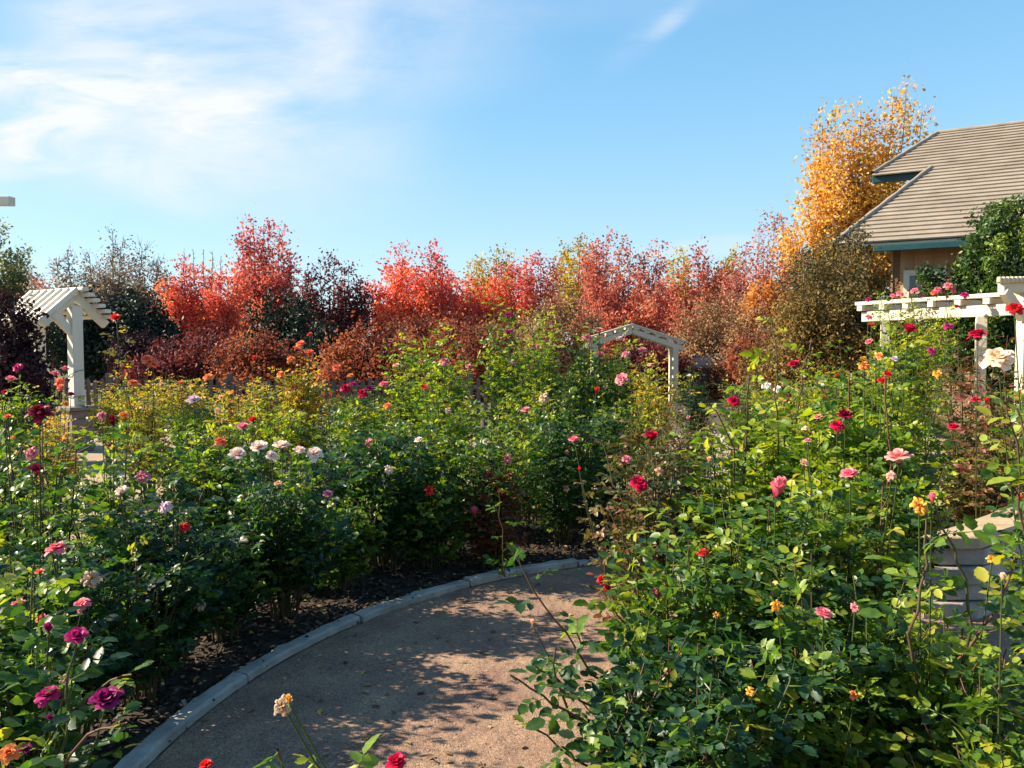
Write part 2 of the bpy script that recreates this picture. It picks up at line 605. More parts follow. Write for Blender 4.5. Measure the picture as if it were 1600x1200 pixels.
# ---- left bed, beside the kerb, nearest first
B(0, 2.35, 925, .34, "green", "low rose bush with magenta and plum blooms in the bottom left corner", [(120, 997, 17, "magenta", "cup", 2.05), (76, 986, 11, "plum", "bud", 2.1), (165, 1098, 24, "plum", "cup", 2.05), (74, 1086, 18, "magenta", "open", 2.0), (80, 1124, 8, "plum", "bud", 2.0), (38, 1172, 12, "plum", "cup", 1.95), (14, 1177, 16, "orange", "open", 1.95), (100, 1060, 9, "beige", "spent", 2.0)], X=-1.55, leaf=.05, tmean=.36, canes=8,
  shoots=[[(95, 1220, 2.0), (110, 1120, 1.98), (112, 1020, 2.0)], [(60, 1150, 2.2), (150, 1080, 2.15), (205, 1050, 2.12)], [(60, 1240, 2.0), (140, 1150, 1.95), (200, 1130, 1.95)]])
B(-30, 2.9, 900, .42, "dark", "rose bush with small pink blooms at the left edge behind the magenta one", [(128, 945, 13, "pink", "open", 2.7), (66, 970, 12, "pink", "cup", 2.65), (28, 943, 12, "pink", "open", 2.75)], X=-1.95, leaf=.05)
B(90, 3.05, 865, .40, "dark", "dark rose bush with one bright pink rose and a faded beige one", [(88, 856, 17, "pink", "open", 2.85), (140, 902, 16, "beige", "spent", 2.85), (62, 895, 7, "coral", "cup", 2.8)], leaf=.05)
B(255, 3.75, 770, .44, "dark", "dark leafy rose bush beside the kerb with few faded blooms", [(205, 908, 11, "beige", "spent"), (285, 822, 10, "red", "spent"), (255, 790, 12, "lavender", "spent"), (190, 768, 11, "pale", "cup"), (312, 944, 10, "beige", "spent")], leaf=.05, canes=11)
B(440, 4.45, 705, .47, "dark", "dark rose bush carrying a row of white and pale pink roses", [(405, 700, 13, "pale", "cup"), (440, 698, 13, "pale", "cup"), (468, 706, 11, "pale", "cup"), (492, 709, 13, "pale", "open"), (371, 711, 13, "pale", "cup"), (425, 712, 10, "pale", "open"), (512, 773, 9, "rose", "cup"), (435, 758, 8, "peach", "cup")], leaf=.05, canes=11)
B(45, 3.7, 655, .42, "green", "tall open rose bush with a velvety dark red rose at the left", [(62, 644, 19, "darkred", "open", 3.0), (58, 737, 15, "darkred", "cup", 3.2), (48, 705, 11, "rose", "spent", 3.4), (12, 652, 7, "coral", "cup", 3.5)], leaf=.048, tmean=.48, canes=7, dens=.6)
B(165, 4.5, 672, .44, "green", "green rose bush with a dark maroon bud in front of the arbor pier", [(177, 662, 10, "darkred", "bud"), (222, 742, 12, "rose", "spent"), (172, 700, 6, "plum", "bud"), (160, 648, 8, "rose", "spent")], leaf=.05, tmean=.5, canes=7, dens=.65)
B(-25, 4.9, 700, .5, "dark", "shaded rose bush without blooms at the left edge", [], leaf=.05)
B(330, 5.4, 655, .5, "green", "green rose bush with a coral rose and a lavender rose above the white row", [(345, 690, 10, "coral", "open"), (380, 668, 10, "rose", "cup"), (302, 626, 11, "lavender", "cup", 4.6), (395, 657, 8, "red", "cup"), (282, 600, 6, "coral", "cup")], leaf=.05, tmean=.52)
B(600, 5.5, 668, .52, "dark", "dark rose bush behind the kerb with a single whitish bloom", [(655, 689, 8, "pale", "cup"), (608, 732, 9, "pale", "spent"), (672, 765, 9, "red", "spent"), (575, 690, 8, "rose", "spent")], leaf=.05, canes=12)
B(520, 5.9, 690, .45, "dark", "low dark rose bush without blooms between the white row and the whitish bloom", [], leaf=.05)
B(765, 5.75, 660, .5, "green", "rose bush beside the kerb with one upright pink and yellow rose", [(742, 803, 10, "pink", "bud"), (792, 716, 8, "rose", "spent"), (822, 643, 8, "rose", "cup"), (700, 640, 6, "beige", "spent")], leaf=.05, canes=11,
  shoots=[[(790, 900, 5.0), (783, 830, 4.95), (778, 765, 4.95)]])
B(770, 5.5, 735, .2, "russet", "small rose bush with dusky red leaves in the middle bed", [(762, 742, 6, "darkred", "spent")], leaf=.045, tmean=.92)
B(880, 6.2, 640, .5, "dark", "dark rose bush with a small crimson bud at the bend of the path", [(897, 688, 9, "pink", "cup"), (848, 621, 9, "beige", "spent", 5.8), (932, 612, 6, "red", "bud"), (885, 762, 6, "peach", "spent"), (824, 778, 6, "red", "spent"), (886, 710, 5, "rose", "bud")], leaf=.05, canes=12)
B(345, 4.15, 830, .34, "dark", "low dark rose bush filling the mulch strip left of the white row", [(352, 872, 6, "beige", "spent")], leaf=.046, canes=9)
B(205, 3.4, 850, .34, "dark", "low dark rose bush right of the bright pink rose beside the kerb", [], leaf=.046, canes=9)
B(530, 5.0, 790, .34, "green", "low green rose bush at the foot of the white row beside the kerb", [], leaf=.046, canes=9)
B(675, 5.5, 760, .34, "green", "low leafy rose bush beside the kerb between the whitish and the yellow pink blooms", [], leaf=.046, canes=9)
# ---- left bed, second and third rows
B(690, 7.6, 525, .42, "lime", "tall bright green rose bush with three small red roses left of centre", [(695, 565, 9, "rose", "open"), (664, 606, 8, "red", "cup"), (686, 596, 6, "darkred", "cup"), (695, 629, 6, "crimson", "cup"), (732, 574, 6, "rose", "cup")], leaf=.056, tmean=.38)
B(795, 7.5, 495, .42, "green", "tallest green rose bush at centre with one dark pink rose at its tip", [(795, 495, 8, "magenta", "cup", 7.5), (795, 520, 7, "plum", "cup", 7.2), (800, 570, 6, "rose", "cup")], leaf=.056, tmean=.62, shoots=[[(798, 600, 7.4), (796, 540, 7.4), (795, 500, 7.45)]])
B(862, 7.9, 508, .40, "lime", "tall yellow green rose bush right of the tallest one without open blooms", [(840, 545, 5, "rose", "bud")], leaf=.056, tmean=.32, shoots=[[(858, 600, 7.8), (856, 550, 7.8), (855, 512, 7.8)]])
B(950, 8.0, 528, .48, "green", "green rose bush with mauve pink roses below the pergola arch", [(918, 528, 9, "rose", "open"), (936, 519, 8, "rose", "cup"), (937, 556, 9, "rose", "cup"), (978, 553, 8, "rose", "open"), (1004, 549, 8, "rose", "cup"), (972, 592, 12, "rose", "open", 7.0), (968, 530, 6, "lavender", "cup")], leaf=.056, tmean=.55)
B(640, 8.6, 540, .40, "lime", "tall yellow green rose bush with a deep pink rose beside the rust shrub", [(614, 534, 7, "magenta", "cup", 8.6), (620, 572, 6, "peach", "cup")], leaf=.058, tmean=.45, shoots=[[(640, 620, 8.4), (632, 575, 8.4), (630, 535, 8.4)]])
B(572, 8.3, 612, .42, "green", "rose bush with a cluster of crimson roses in front of the picket fence", [(540, 606, 9, "crimson", "open"), (566, 614, 9, "crimson", "open"), (577, 609, 7, "magenta", "cup"), (600, 600, 8, "pink", "open"), (552, 600, 7, "magenta", "open"), (548, 588, 6, "orange", "cup"), (606, 634, 8, "orange", "open", 7.4)], leaf=.052, tmean=.6)
B(468, 8.8, 562, .44, "autumn", "tall orange tinted rose bush topped with coral roses", [(470, 537, 8, "coral", "open"), (484, 553, 9, "coral", "cup"), (527, 575, 9, "coral", "open"), (484, 523, 5, "red", "cup"), (455, 562, 8, "orange", "open"), (438, 585, 8, "orange", "open"), (462, 545, 6, "coral", "cup")], leaf=.055, tmean=.55)
B(360, 9.2, 600, .48, "autumn", "yellowing rose bush with a lone coral rose below the burgundy shrub", [(325, 589, 8, "orange", "open"), (396, 562, 6, "red", "bud"), (345, 622, 6, "peach", "cup")], leaf=.055, tmean=.5)
B(228, 8.0, 585, .46, "autumn", "golden leaved rose bush with coral roses right of the arbor post", [(229, 561, 9, "coral", "open"), (240, 570, 9, "coral", "open"), (208, 598, 9, "coral", "open"), (181, 498, 9, "red", "cup", 7.7), (193, 648, 8, "orange", "open", 6.6)], leaf=.055, tmean=.42, shoots=[[(205, 640, 7.6), (186, 570, 7.6), (181, 505, 7.7)]])
B(300, 7.2, 640, .48, "lime", "yellow green rose bush without open blooms left of the orange tinted one", [(340, 640, 6, "peach", "spent")], leaf=.05, tmean=.36)
B(420, 7.2, 622, .5, "lime", "yellow green rose bush below the coral topped one", [(400, 628, 6, "amber", "cup")], leaf=.05, tmean=.55)
B(520, 7.2, 640, .48, "green", "mid green rose bush without blooms below the crimson cluster", [], leaf=.05, tmean=.6)
B(20, 8.0, 605, .46, "green", "rose bush with small pink red roses left of the arbor post", [(28, 574, 9, "magenta", "open"), (17, 593, 8, "pink", "cup"), (85, 585, 7, "pink", "cup"), (102, 577, 6, "pink", "cup"), (8, 614, 6, "crimson", "cup"), (90, 596, 8, "coral", "spent")], leaf=.052, tmean=.5)
B(75, 6.9, 655, .42, "autumn", "orange leaved rose bush with one magenta rose touching the arbor post", [(111, 617, 6, "magenta", "cup"), (95, 605, 7, "coral", "open"), (22, 685, 8, "orange", "open"), (103, 630, 6, "amber", "spent")], leaf=.05, tmean=.5)
B(640, 6.7, 640, .46, "green", "green rose bush without blooms below the tall bright green one", [], leaf=.05, tmean=.55)
B(700, 6.5, 620, .4, "green", "leafy rose bush without blooms left of the pink and yellow rose", [], leaf=.05, tmean=.6)
B(835, 6.9, 600, .46, "green", "green rose bush without blooms below the tallest bush", [], leaf=.05, tmean=.62)
REAR = "rose bushes without blooms in the back row"
for i, (bu, by, bv, st) in enumerate([(-60, 10.5, 590, "green"), (185, 11.0, 606, "autumn"), (290, 11.2, 596, "autumn"), (415, 11.4, 600, "autumn"), (560, 11.0, 618, "green"), (700, 10.6, 580, "green"), (830, 10.6, 570, "lime"), (900, 10.8, 575, "green"), (1000, 11.2, 588, "autumn"), (1170, 11.0, 600, "russet"), (1290, 10.5, 590, "green")]):
    B(bu, by, bv, .55, st, "rose bush without open blooms in the back row, half hidden by those in front", [], leaf=.06, canes=7, group=REAR, tmean=.45)
B(918, 7.7, 530, .28, "green", "slim green rose bush hiding the left foot of the pergola arch", [], leaf=.052, tmean=.5, canes=7)
# ---- behind the path, centre right
B(1020, 8.8, 565, .50, "autumn", "olive yellow rose bush with a round peach bloom below the pergola post", [(1015, 572, 5, "peach", "cup", 8.4), (1022, 633, 6, "rose", "cup"), (1062, 645, 5, "peach", "cup")], leaf=.055, tmean=.42)
B(1085, 9.6, 585, .3, "dark", "small dark rounded rose bush with one white bloom", [(1077, 588, 5, "white", "cup")], leaf=.05, tmean=.2, canes=12)
B(1060, 6.6, 650, .50, "russet", "brownish rose bush with a deep pink rose across the path", [(1147, 627, 11, "crimson", "open"), (1075, 655, 5, "rose", "bud")], leaf=.05, tmean=.5)
B(960, 7.0, 630, .48, "green", "green rose bush without blooms across the path from the brownish one", [], leaf=.05, tmean=.58)
B(1185, 7.6, 605, .52, "lime", "pale rose bush dotted with small white roses", [(1198, 603, 8, "white", "open"), (1215, 608, 7, "white", "open"), (1225, 600, 6, "white", "cup"), (1288, 598, 8, "white", "open"), (1272, 606, 6, "white", "cup"), (1228, 618, 7, "pink", "open"), (1255, 590, 5, "white", "cup")], leaf=.05, tmean=.35)
B(1262, 6.3, 600, .46, "autumn", "yellowing rose bush with small red roses below the brown twiggy bush", [(1287, 622, 7, "red", "open"), (1308, 590, 5, "red", "bud"), (1258, 668, 7, "peach", "spent")], leaf=.05, tmean=.38)
B(1345, 7.0, 560, .55, "lime", "broad yellow green rose bush in front of the pergola post", [(1358, 536, 7, "pink", "cup"), (1357, 497, 7, "pink", "cup", 7.6), (1362, 508, 6, "coral", "cup", 7.6), (1372, 557, 7, "orange", "open"), (1349, 562, 6, "amber", "cup")], leaf=.055, tmean=.55)
B(1545, 6.4, 640, .6, "autumn", "broad rose bush with orange tinted leaves behind the seat wall", [(1545, 660, 7, "coral", "spent"), (1475, 717, 6, "amber", "spent"), (1495, 700, 6, "peach", "spent")], leaf=.052, tmean=.42, canes=11)
B(1420, 6.0, 650, .5, "lime", "yellow green rose bush without open blooms just left of the seat wall", [(1490, 668, 9, "crimson", "cup", 5.4)], leaf=.052, tmean=.4)
B(1640, 6.8, 600, .6, "green", "green rose bush behind the seat wall cut by the right edge", [], leaf=.052, tmean=.6)
# ---- round bed on the right
B(1225, 4.3, 625, .38, "lime", "tall bright lime rose bush with one crimson rose beside the brown bush", [(1241, 571, 11, "crimson", "cup", 4.1)], leaf=.056, tmean=.48, canes=8, dens=.8, shoots=[[(1215, 640, 4.1), (1212, 570, 4.1), (1208, 492, 4.1)], [(1250, 620, 4.2), (1262, 560, 4.2), (1270, 530, 4.2)]])
B(1150, 4.05, 665, .40, "lime", "lime green rose bush with large drooping leaves over the path bend", [(1128, 690, 6, "white", "bud")], leaf=.056, tmean=.46, canes=9, dens=.85, shoots=[[(1150, 700, 3.9), (1118, 640, 3.9), (1098, 625, 3.9)], [(1170, 640, 4.0), (1172, 590, 4.0), (1160, 560, 4.0)]])
B(1010, 4.0, 685, .38, "russet", "brown stemmed rose bush with two crimson roses hanging over the path", [(1017, 684, 14, "crimson", "cup", 3.9), (998, 755, 15, "crimson", "open", 3.7), (979, 717, 8, "pink", "open", 3.75), (898, 689, 8, "pink", "cup", 3.95), (940, 905, 8, "red", "spent", 3.6), (950, 918, 7, "red", "spent", 3.6), (1032, 735, 8, "peach", "spent", 3.7), (905, 735, 5, "red", "bud", 3.8)], leaf=.042, tmean=.45, canes=10,
  shoots=[[(1010, 800, 3.7), (960, 760, 3.75), (942, 690, 3.8)], [(1000, 900, 3.6), (965, 830, 3.6), (945, 790, 3.6)], [(985, 985, 3.55), (955, 930, 3.55), (945, 880, 3.55)]])
B(1372, 4.1, 535, .44, "green", "tall rose bush with crimson roses against the pergola", [(1420, 516, 13, "crimson", "cup", 3.8), (1482, 510, 8, "magenta", "open", 3.9), (1456, 548, 7, "magenta", "open", 3.9), (1398, 562, 7, "lavender", "cup", 3.7), (1386, 585, 7, "red", "cup", 3.6), (1378, 596, 8, "red", "cup", 3.6), (1374, 556, 7, "orange", "open", 3.7), (1350, 570, 9, "orange", "spent", 3.7), (1465, 585, 8, "amber", "open", 3.7)], leaf=.046, tmean=.62, canes=11)
B(1535, 5.7, 545, .50, "russet", "reddish leaved rose bush with a large crimson rose before the cream post", [(1528, 523, 16, "crimson", "open", 4.6), (1525, 626, 9, "crimson", "cup", 5.1), (1541, 628, 6, "red", "bud", 5.1), (1590, 620, 8, "red", "bud", 5.1)], leaf=.044, tmean=.55, canes=10)
B(1330, 3.75, 625, .42, "lime", "lime rose bush with a cluster of dark red roses amid the round bed", [(1320, 650, 12, "darkred", "cup", 3.4), (1308, 665, 12, "crimson", "open", 3.35), (1278, 653, 7, "rose", "cup", 3.4), (1256, 724, 8, "peach", "cup", 3.3), (1258, 672, 7, "cream", "cup", 3.3)], leaf=.056, tmean=.45, canes=11, shoots=[[(1395, 720, 3.4), (1385, 650, 3.4), (1382, 590, 3.4)]])
B(1700, 2.95, 520, .36, "green", "tall rose bush at the right edge with a cream rose and a scarlet one", [(1560, 559, 24, "cream", "open", 2.45), (1586, 482, 13, "red", "open", 2.6), (1612, 470, 12, "red", "open", 2.6), (1594, 780, 8, "coral", "bud", 2.5)], leaf=.052, tmean=.58, canes=8, dens=.8,
  shoots=[[(1612, 900, 2.5), (1590, 740, 2.45), (1572, 600, 2.45)], [(1640, 800, 2.4), (1605, 700, 2.4), (1590, 640, 2.4)]])
B(1335, 3.3, 720, .38, "green", "rose bush with a large peach pink rose and pink buds in the round bed", [(1404, 718, 20, "blush", "cup", 2.9), (1392, 742, 9, "blush", "spent", 2.9), (1328, 744, 14, "pink", "cup", 2.9), (1262, 690, 6, "rose", "cup")], leaf=.05, tmean=.6, canes=10)
B(1215, 3.05, 775, .46, "green", "dense green rose bush with a pointed pink bud on the near side of the bed", [(1213, 771, 19, "pink", "bud", 2.7), (1098, 865, 10, "red", "cup", 2.7), (1046, 912, 10, "pink", "cup", 2.75), (1026, 931, 10, "pink", "bud", 2.7), (1108, 720, 6, "peach", "bud")], leaf=.052, tmean=.5, canes=12)
B(1085, 2.75, 850, .40, "green", "spreading rose bush whose long canes reach out over the path", [(1050, 1045, 8, "rose", "spent", 2.5), (832, 975, 6, "peach", "bud", 2.5), (1120, 960, 7, "amber", "spent", 2.5)], leaf=.052, tmean=.48, canes=11,
  shoots=[[(1030, 1130, 2.6), (925, 1050, 2.5), (860, 960, 2.5), (790, 845, 2.55)], [(1020, 1160, 2.5), (930, 1110, 2.4), (870, 1060, 2.4), (835, 1035, 2.4)], [(1000, 1190, 2.4), (900, 1120, 2.3), (850, 1085, 2.3), (795, 1050, 2.3)], [(990, 1230, 2.4), (900, 1190, 2.3), (830, 1130, 2.3)], [(985, 1010, 2.6), (910, 1000, 2.6), (880, 985, 2.6)], [(890, 1120, 2.35), (868, 1050, 2.35), (860, 1010, 2.35)]])
B(1300, 2.45, 900, .44, "green", "dense rose bush with a soft pink rose filling the bottom right foreground", [(1287, 959, 13, "pink", "cup", 2.15), (1215, 945, 11, "amber", "spent", 2.2), (1336, 948, 8, "rose", "spent", 2.2), (1335, 1085, 8, "orange", "spent", 2.1), (1170, 1080, 8, "amber", "spent", 2.1)], leaf=.05, tmean=.47, canes=13)
B(1075, 2.25, 1020, .42, "dark", "low dark rose bush without blooms at the bottom of the round bed", [], leaf=.05, tmean=.45, canes=11)
B(1470, 2.45, 965, .34, "green", "open rose bush with a withered amber rose and a pink bud before the wall", [(1436, 788, 15, "amber", "spent", 2.2), (1456, 781, 10, "pink", "bud", 2.2), (1550, 872, 9, "amber", "spent", 2.2)], leaf=.054, tmean=.55, canes=5, dens=.6,
  shoots=[[(1420, 990, 2.2), (1445, 880, 2.2), (1450, 800, 2.2)], [(1520, 980, 2.2), (1495, 880, 2.2), (1468, 790, 2.2)], [(1480, 1050, 2.3), (1560, 950, 2.2), (1580, 870, 2.2)]])
B(1580, 2.1, 1060, .32, "green", "rose bush without open blooms in the bottom right corner", [(1566, 905, 8, "cream", "bud", 2.0)], leaf=.054, tmean=.55, canes=9, dens=.8)
B(900, 2.0, 1290, .22, "green", "low rose plant with a withered yellow bloom on a tall stem over the path", [(440, 1100, 16, "beige", "spent", 1.5), (452, 1097, 9, "amber", "bud", 1.49), (620, 1194, 18, "crimson", "cup", 1.6), (322, 1197, 12, "red", "cup", 1.65)], X=.16, leaf=.05, canes=6, shoots=[[(470, 1290, 1.5), (440, 1210, 1.5), (436, 1165, 1.5)]], H=.42)
# ---- the climber on the pergola
B(1425, 11.6, 474, .8, "lime", "climbing rose with pink clusters trained over the cream pergola beam", [(1357, 468, 5, "magenta", "open", 11.6), (1395, 462, 5, "pink", "open", 11.3), (1406, 459, 6, "pink", "open", 11.2), (1429, 454, 7, "pink", "open", 11.1), (1441, 463, 5, "rose", "cup", 11.1), (1460, 458, 7, "coral", "open", 11.0), (1466, 453, 7, "pink", "open", 11.0), (1482, 447, 8, "pink", "open", 10.9), (1488, 452, 7, "pink", "open", 10.9), (1490, 458, 5, "rose", "cup", 10.9), (1507, 461, 7, "magenta", "open", 10.6), (1480, 465, 4, "magenta", "cup", 10.8), (1494, 480, 5, "crimson", "cup", 10.7)], leaf=.06, tmean=.4, canes=12, name="climbing_rose", cat="climbing rose",
  shoots=[[(1375, 500, 11.8), (1378, 465, 11.9), (1382, 455, 11.9)], [(1430, 500, 11.2), (1425, 470, 11.2), (1422, 456, 11.2)], [(1480, 500, 10.8), (1478, 470, 10.8), (1476, 452, 10.8)]])


# ------------------------------------------------------------------ trees and shrubs
def tree(name, label, cat, u, Y, peaks, width, z0, mat, n=7000, leaf=.12, extra=2, bare=None, trunk=.12, group=None, spread=.17, sb=34, elev=(-.05, .95), up=0.0, tvar=(.10, .14, .12), skirt=0.0, twig=.012, depth=None, low=3, blunt=.46, tgrad=.38):
    """Trunk, ascending limbs towards each peak (photo px), side branches, leaves in loose puffs."""
    SEED[0] += 1
    rng = np.random.default_rng(SEED[0])
    x0 = xat(u, Y)
    root = thing(name, label, cat, (x0, Y, 0), group)
    base = np.array([x0, Y, 0.0])
    w = width * Y / F
    tips = [at(a, b, Y + rng.normal(0, .25) * w) for a, b in peaks]
    alltips = [(t, 1.0) for t in tips]
    for t in tips:
        for _ in range(extra):
            q = t.copy()
            q[0] += rng.uniform(-1, 1) * w * .7
            q[1] = Y + rng.uniform(-1, 1) * w * (depth or 1.1)
            q[2] = z0 + (t[2] - z0) * rng.uniform(.55, .9)
            alltips.append((q, rng.uniform(.8, 1.1)))
    tb = Tubes()
    zmax = max(t[2] for t in tips)
    top = base + np.array([rng.normal(0, .15) * w, rng.normal(0, .1) * w, z0 + (zmax - z0) * .62])
    lead = curve(base, base + np.array([0, 0, z0 + .3 * (zmax - z0)]), top, 8)
    tb.add(lead, np.linspace(trunk, trunk * .3, 8), 8)
    for t in list(tips):
        for _ in range(low):
            q = base + np.array([rng.uniform(-1, 1) * w * 1.25, rng.uniform(-1, 1) * w * .9, 0])
            q[2] = max(z0, .2) + (t[2] - z0) * rng.uniform(.22, .55)
            alltips.append((q, rng.uniform(.9, 1.25)))
    P, S, T = [], [], []
    per = max(4, int(n * 2.35) // (len(alltips) * sb))
    leaf *= 1.22
    for tip, k in alltips:
        zs = max(.15, z0 + (tip[2] - z0) * rng.uniform(-.05, .28))
        kk = min(.95, zs / max(top[2], .1))
        fork = lead[int(kk * 7)].copy()
        fork[2] = zs
        c = tip.copy()
        c[:2] = fork[:2] + (tip[:2] - fork[:2]) * .95
        c[2] = zs + (tip[2] - zs) * .25
        limb = curve(fork, c, tip, 9)
        tb.add(limb, np.linspace(trunk * .42, twig * .8, 9), 5)
        tp = rng.normal(0, tvar[0])
        for q in range(sb):
            t = (q + rng.uniform(0, 1)) / sb
            t = max(t, 0.02)
            i = t * 8
            s = limb[min(int(i), 7)] * (1 - i % 1) + limb[min(int(i) + 1, 8)] * (i % 1)
            prof = max(blunt, min(1.0, .5 + t * 2.0) * (max(0, 1 - t) ** .5) * 1.15) + .12
            ln = w * .62 * k * prof * rng.uniform(.55, 1.1)
            az = rng.uniform(0, 6.28)
            e = s + unit(np.array([math.cos(az), math.sin(az), rng.uniform(*elev)])) * ln
            tb.add(np.array([s, (s + e) / 2 + np.array([0, 0, -.04 * ln]), e]), (twig, twig * .7, twig * .35), 3)
            m = per
            if bare and t > bare:
                m = int(per * .22)
                for _ in range(3):
                    e2 = s + (e - s) * rng.uniform(.3, 1) + unit(np.array([rng.normal(0, .4), rng.normal(0, .4), 1])) * ln * rng.uniform(.5, 1.1)
                    tb.add(np.array([s + (e - s) * .4, e2]), (twig * .6, twig * .3), 3)
            ss = (.18 + .92 * rng.beta(1.9, 1.0, m))[:, None]
            pp = s + (e - s) * ss + rng.normal(0, 1, (m, 3)) * (spread * w ** .5)
            P.append(pp)
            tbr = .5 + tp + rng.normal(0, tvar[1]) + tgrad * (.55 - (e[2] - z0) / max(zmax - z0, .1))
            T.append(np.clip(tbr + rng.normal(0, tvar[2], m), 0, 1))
    P = np.concatenate(P)
    P[:, 2] = np.maximum(P[:, 2], .08)
    T = np.concatenate(T)
    k = len(P)
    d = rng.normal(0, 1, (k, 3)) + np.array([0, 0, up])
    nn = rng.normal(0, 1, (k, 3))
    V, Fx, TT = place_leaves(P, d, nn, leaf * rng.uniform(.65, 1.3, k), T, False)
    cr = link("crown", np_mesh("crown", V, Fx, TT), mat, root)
    tr = tb.build("trunk", BARK, root)
    settle(root, cr, tr)
    return root


TG = (1.35, 1.15, .9)
TM = {
    "scarlet": leaf_mat("tree_leaf_scarlet", [(0, (.34, .06, .05)), (.4, (.68, .125, .095)), (.7, (.80, .23, .12)), (1, (.80, .42, .12))], .42, .6, .25, TG),
    "red": leaf_mat("tree_leaf_red", [(0, (.28, .055, .06)), (.4, (.56, .125, .105)), (.75, (.74, .25, .18)), (1, (.72, .38, .19))], .4, .6, .25, TG),
    "maroon": leaf_mat("tree_leaf_maroon", [(0, (.055, .016, .018)), (.5, (.15, .034, .038)), (.85, (.29, .075, .068)), (1, (.32, .15, .08))], .32, .6, .25, TG),
    "plum": leaf_mat("tree_leaf_plum", [(0, (.016, .007, .010)), (.6, (.040, .013, .020)), (1, (.085, .026, .034))], .22, .6, .25, TG),
    "rust": leaf_mat("tree_leaf_rust", [(0, (.085, .028, .020)), (.45, (.25, .070, .040)), (.8, (.42, .14, .055)), (1, (.52, .25, .075))], .38, .6, .25, TG),
    "brick": leaf_mat("tree_leaf_brick", [(0, (.22, .06, .05)), (.45, (.54, .155, .11)), (.8, (.68, .27, .16)), (1, (.74, .42, .17))], .38, .6, .25, TG),
    "yellow": leaf_mat("tree_leaf_yellow", [(0, (.20, .15, .02)), (.5, (.50, .37, .03)), (1, (.66, .52, .07))], .4, .6, .25, TG),
    "gold": leaf_mat("tree_leaf_gold", [(0, (.46, .22, .09)), (.3, (.62, .34, .06)), (.6, (.72, .48, .06)), (.8, (.70, .45, .18)), (1, (.68, .42, .29))], .4, .6, .25, TG),
    "amber": leaf_mat("tree_leaf_amber", [(0, (.30, .09, .03)), (.5, (.58, .24, .035)), (1, (.72, .40, .05))], .4, .6, .25, TG),
    "rosy": leaf_mat("tree_leaf_rosy", [(0, (.25, .085, .08)), (.5, (.52, .21, .18)), (1, (.66, .38, .27))], .4, .6, .25, TG),
    "olive": leaf_mat("tree_leaf_olive", [(0, (.04, .038, .016)), (.45, (.135, .11, .04)), (.8, (.29, .20, .06)), (1, (.42, .26, .07))], .34, .6, .25, TG),
    "tan": leaf_mat("tree_leaf_tan", [(0, (.12, .075, .045)), (.5, (.36, .22, .115)), (.85, (.50, .33, .15)), (1, (.56, .24, .13))], .34, .6, .25, TG),
    "brown": leaf_mat("tree_leaf_brown", [(0, (.09, .07, .05)), (.5, (.24, .18, .12)), (1, (.44, .33, .23))], .3, .6, .25, TG),
    "evergreen": leaf_mat("tree_leaf_evergreen", [(0, (.008, .018, .012)), (.6, (.018, .036, .020)), (1, (.045, .065, .03))], .15, .55, .3, TG),
    "glossy": leaf_mat("tree_leaf_glossy", [(0, (.012, .036, .012)), (.48, (.035, .082, .016)), (.72, (.10, .18, .022)), (1, (.24, .31, .035))], .28, .45, .4, TG),
    "sage": leaf_mat("tree_leaf_sage", [(0, (.07, .10, .04)), (.5, (.19, .22, .08)), (1, (.38, .36, .12))], .35, .6, .25, TG),
}
RED = "autumn trees along the far side of the garden"
tree("garden_tree", "tall pale green tree cut by the left edge of the view", "tree", -14, 38, [(-6, 352), (-45, 340), (18, 395)], 42, 2.2, TM["sage"], 8000, .14, 2, group=RED)
tree("garden_tree", "small scarlet tree peeping over the arbor roof far left", "tree", 52, 47, [(48, 432), (66, 440), (30, 438)], 26, 2.0, TM["scarlet"], 3500, .14, 1, group=RED)
tree("garden_tree", "grey brown half bare tree with spiky twigs above the dark evergreen", "tree", 170, 34, [(88, 405), (105, 392), (140, 400), (176, 362), (188, 385), (222, 388), (248, 412)], 46, 1.6, TM["brown"], 26000, .095, 2, bare=.88, twig=.016, group=RED)
tree("evergreen_tree", "broad blackish green evergreen tree behind the white arbor", "tree", 180, 28, [(105, 480), (140, 466), (178, 462), (215, 466), (245, 480), (80, 505), (265, 500)], 52, .5, TM["evergreen"], 24000, .13, 2, skirt=.1)
tree("bare_tree", "thin leafless grey tree rising behind the scarlet tree", "tree", 318, 50, [(288, 395), (302, 392), (318, 390), (332, 395), (345, 402)], 16, 2.0, TM["brown"], 300, .08, 1, bare=.05, twig=.018, group=RED)
tree("garden_tree", "scarlet orange tree with three rounded tops right of the evergreen", "tree", 318, 33, [(286, 410), (270, 440), (318, 422), (346, 424), (372, 432), (255, 470)], 42, 1.0, TM["scarlet"], 17000, .12, 2, group=RED, skirt=.05)
tree("garden_tree", "tallest red tree with an open twin topped crown", "tree", 412, 37, [(396, 346), (378, 372), (412, 350), (437, 358), (452, 392)], 38, 1.8, TM["red"], 11000, .13, 2, group=RED)
tree("garden_tree", "dark maroon tree with a loose see through crown", "tree", 515, 34, [(522, 400), (500, 412), (545, 412), (478, 425), (562, 440), (488, 440)], 34, 1.2, TM["maroon"], 9000, .12, 2, group=RED)
tree("evergreen_tree", "dark olive green tree filling the gap below the tallest red tree", "tree", 440, 30, [(420, 455), (450, 460), (475, 470), (395, 480)], 32, .4, TM["evergreen"], 9000, .12, 2, skirt=.1)
tree("garden_tree", "bright red tree with two rounded peaks just right of the maroon tree", "tree", 650, 35, [(628, 392), (610, 415), (674, 390), (692, 408), (596, 445), (706, 430), (650, 420)], 42, .9, TM["scarlet"], 20000, .125, 2, group=RED, skirt=.05)
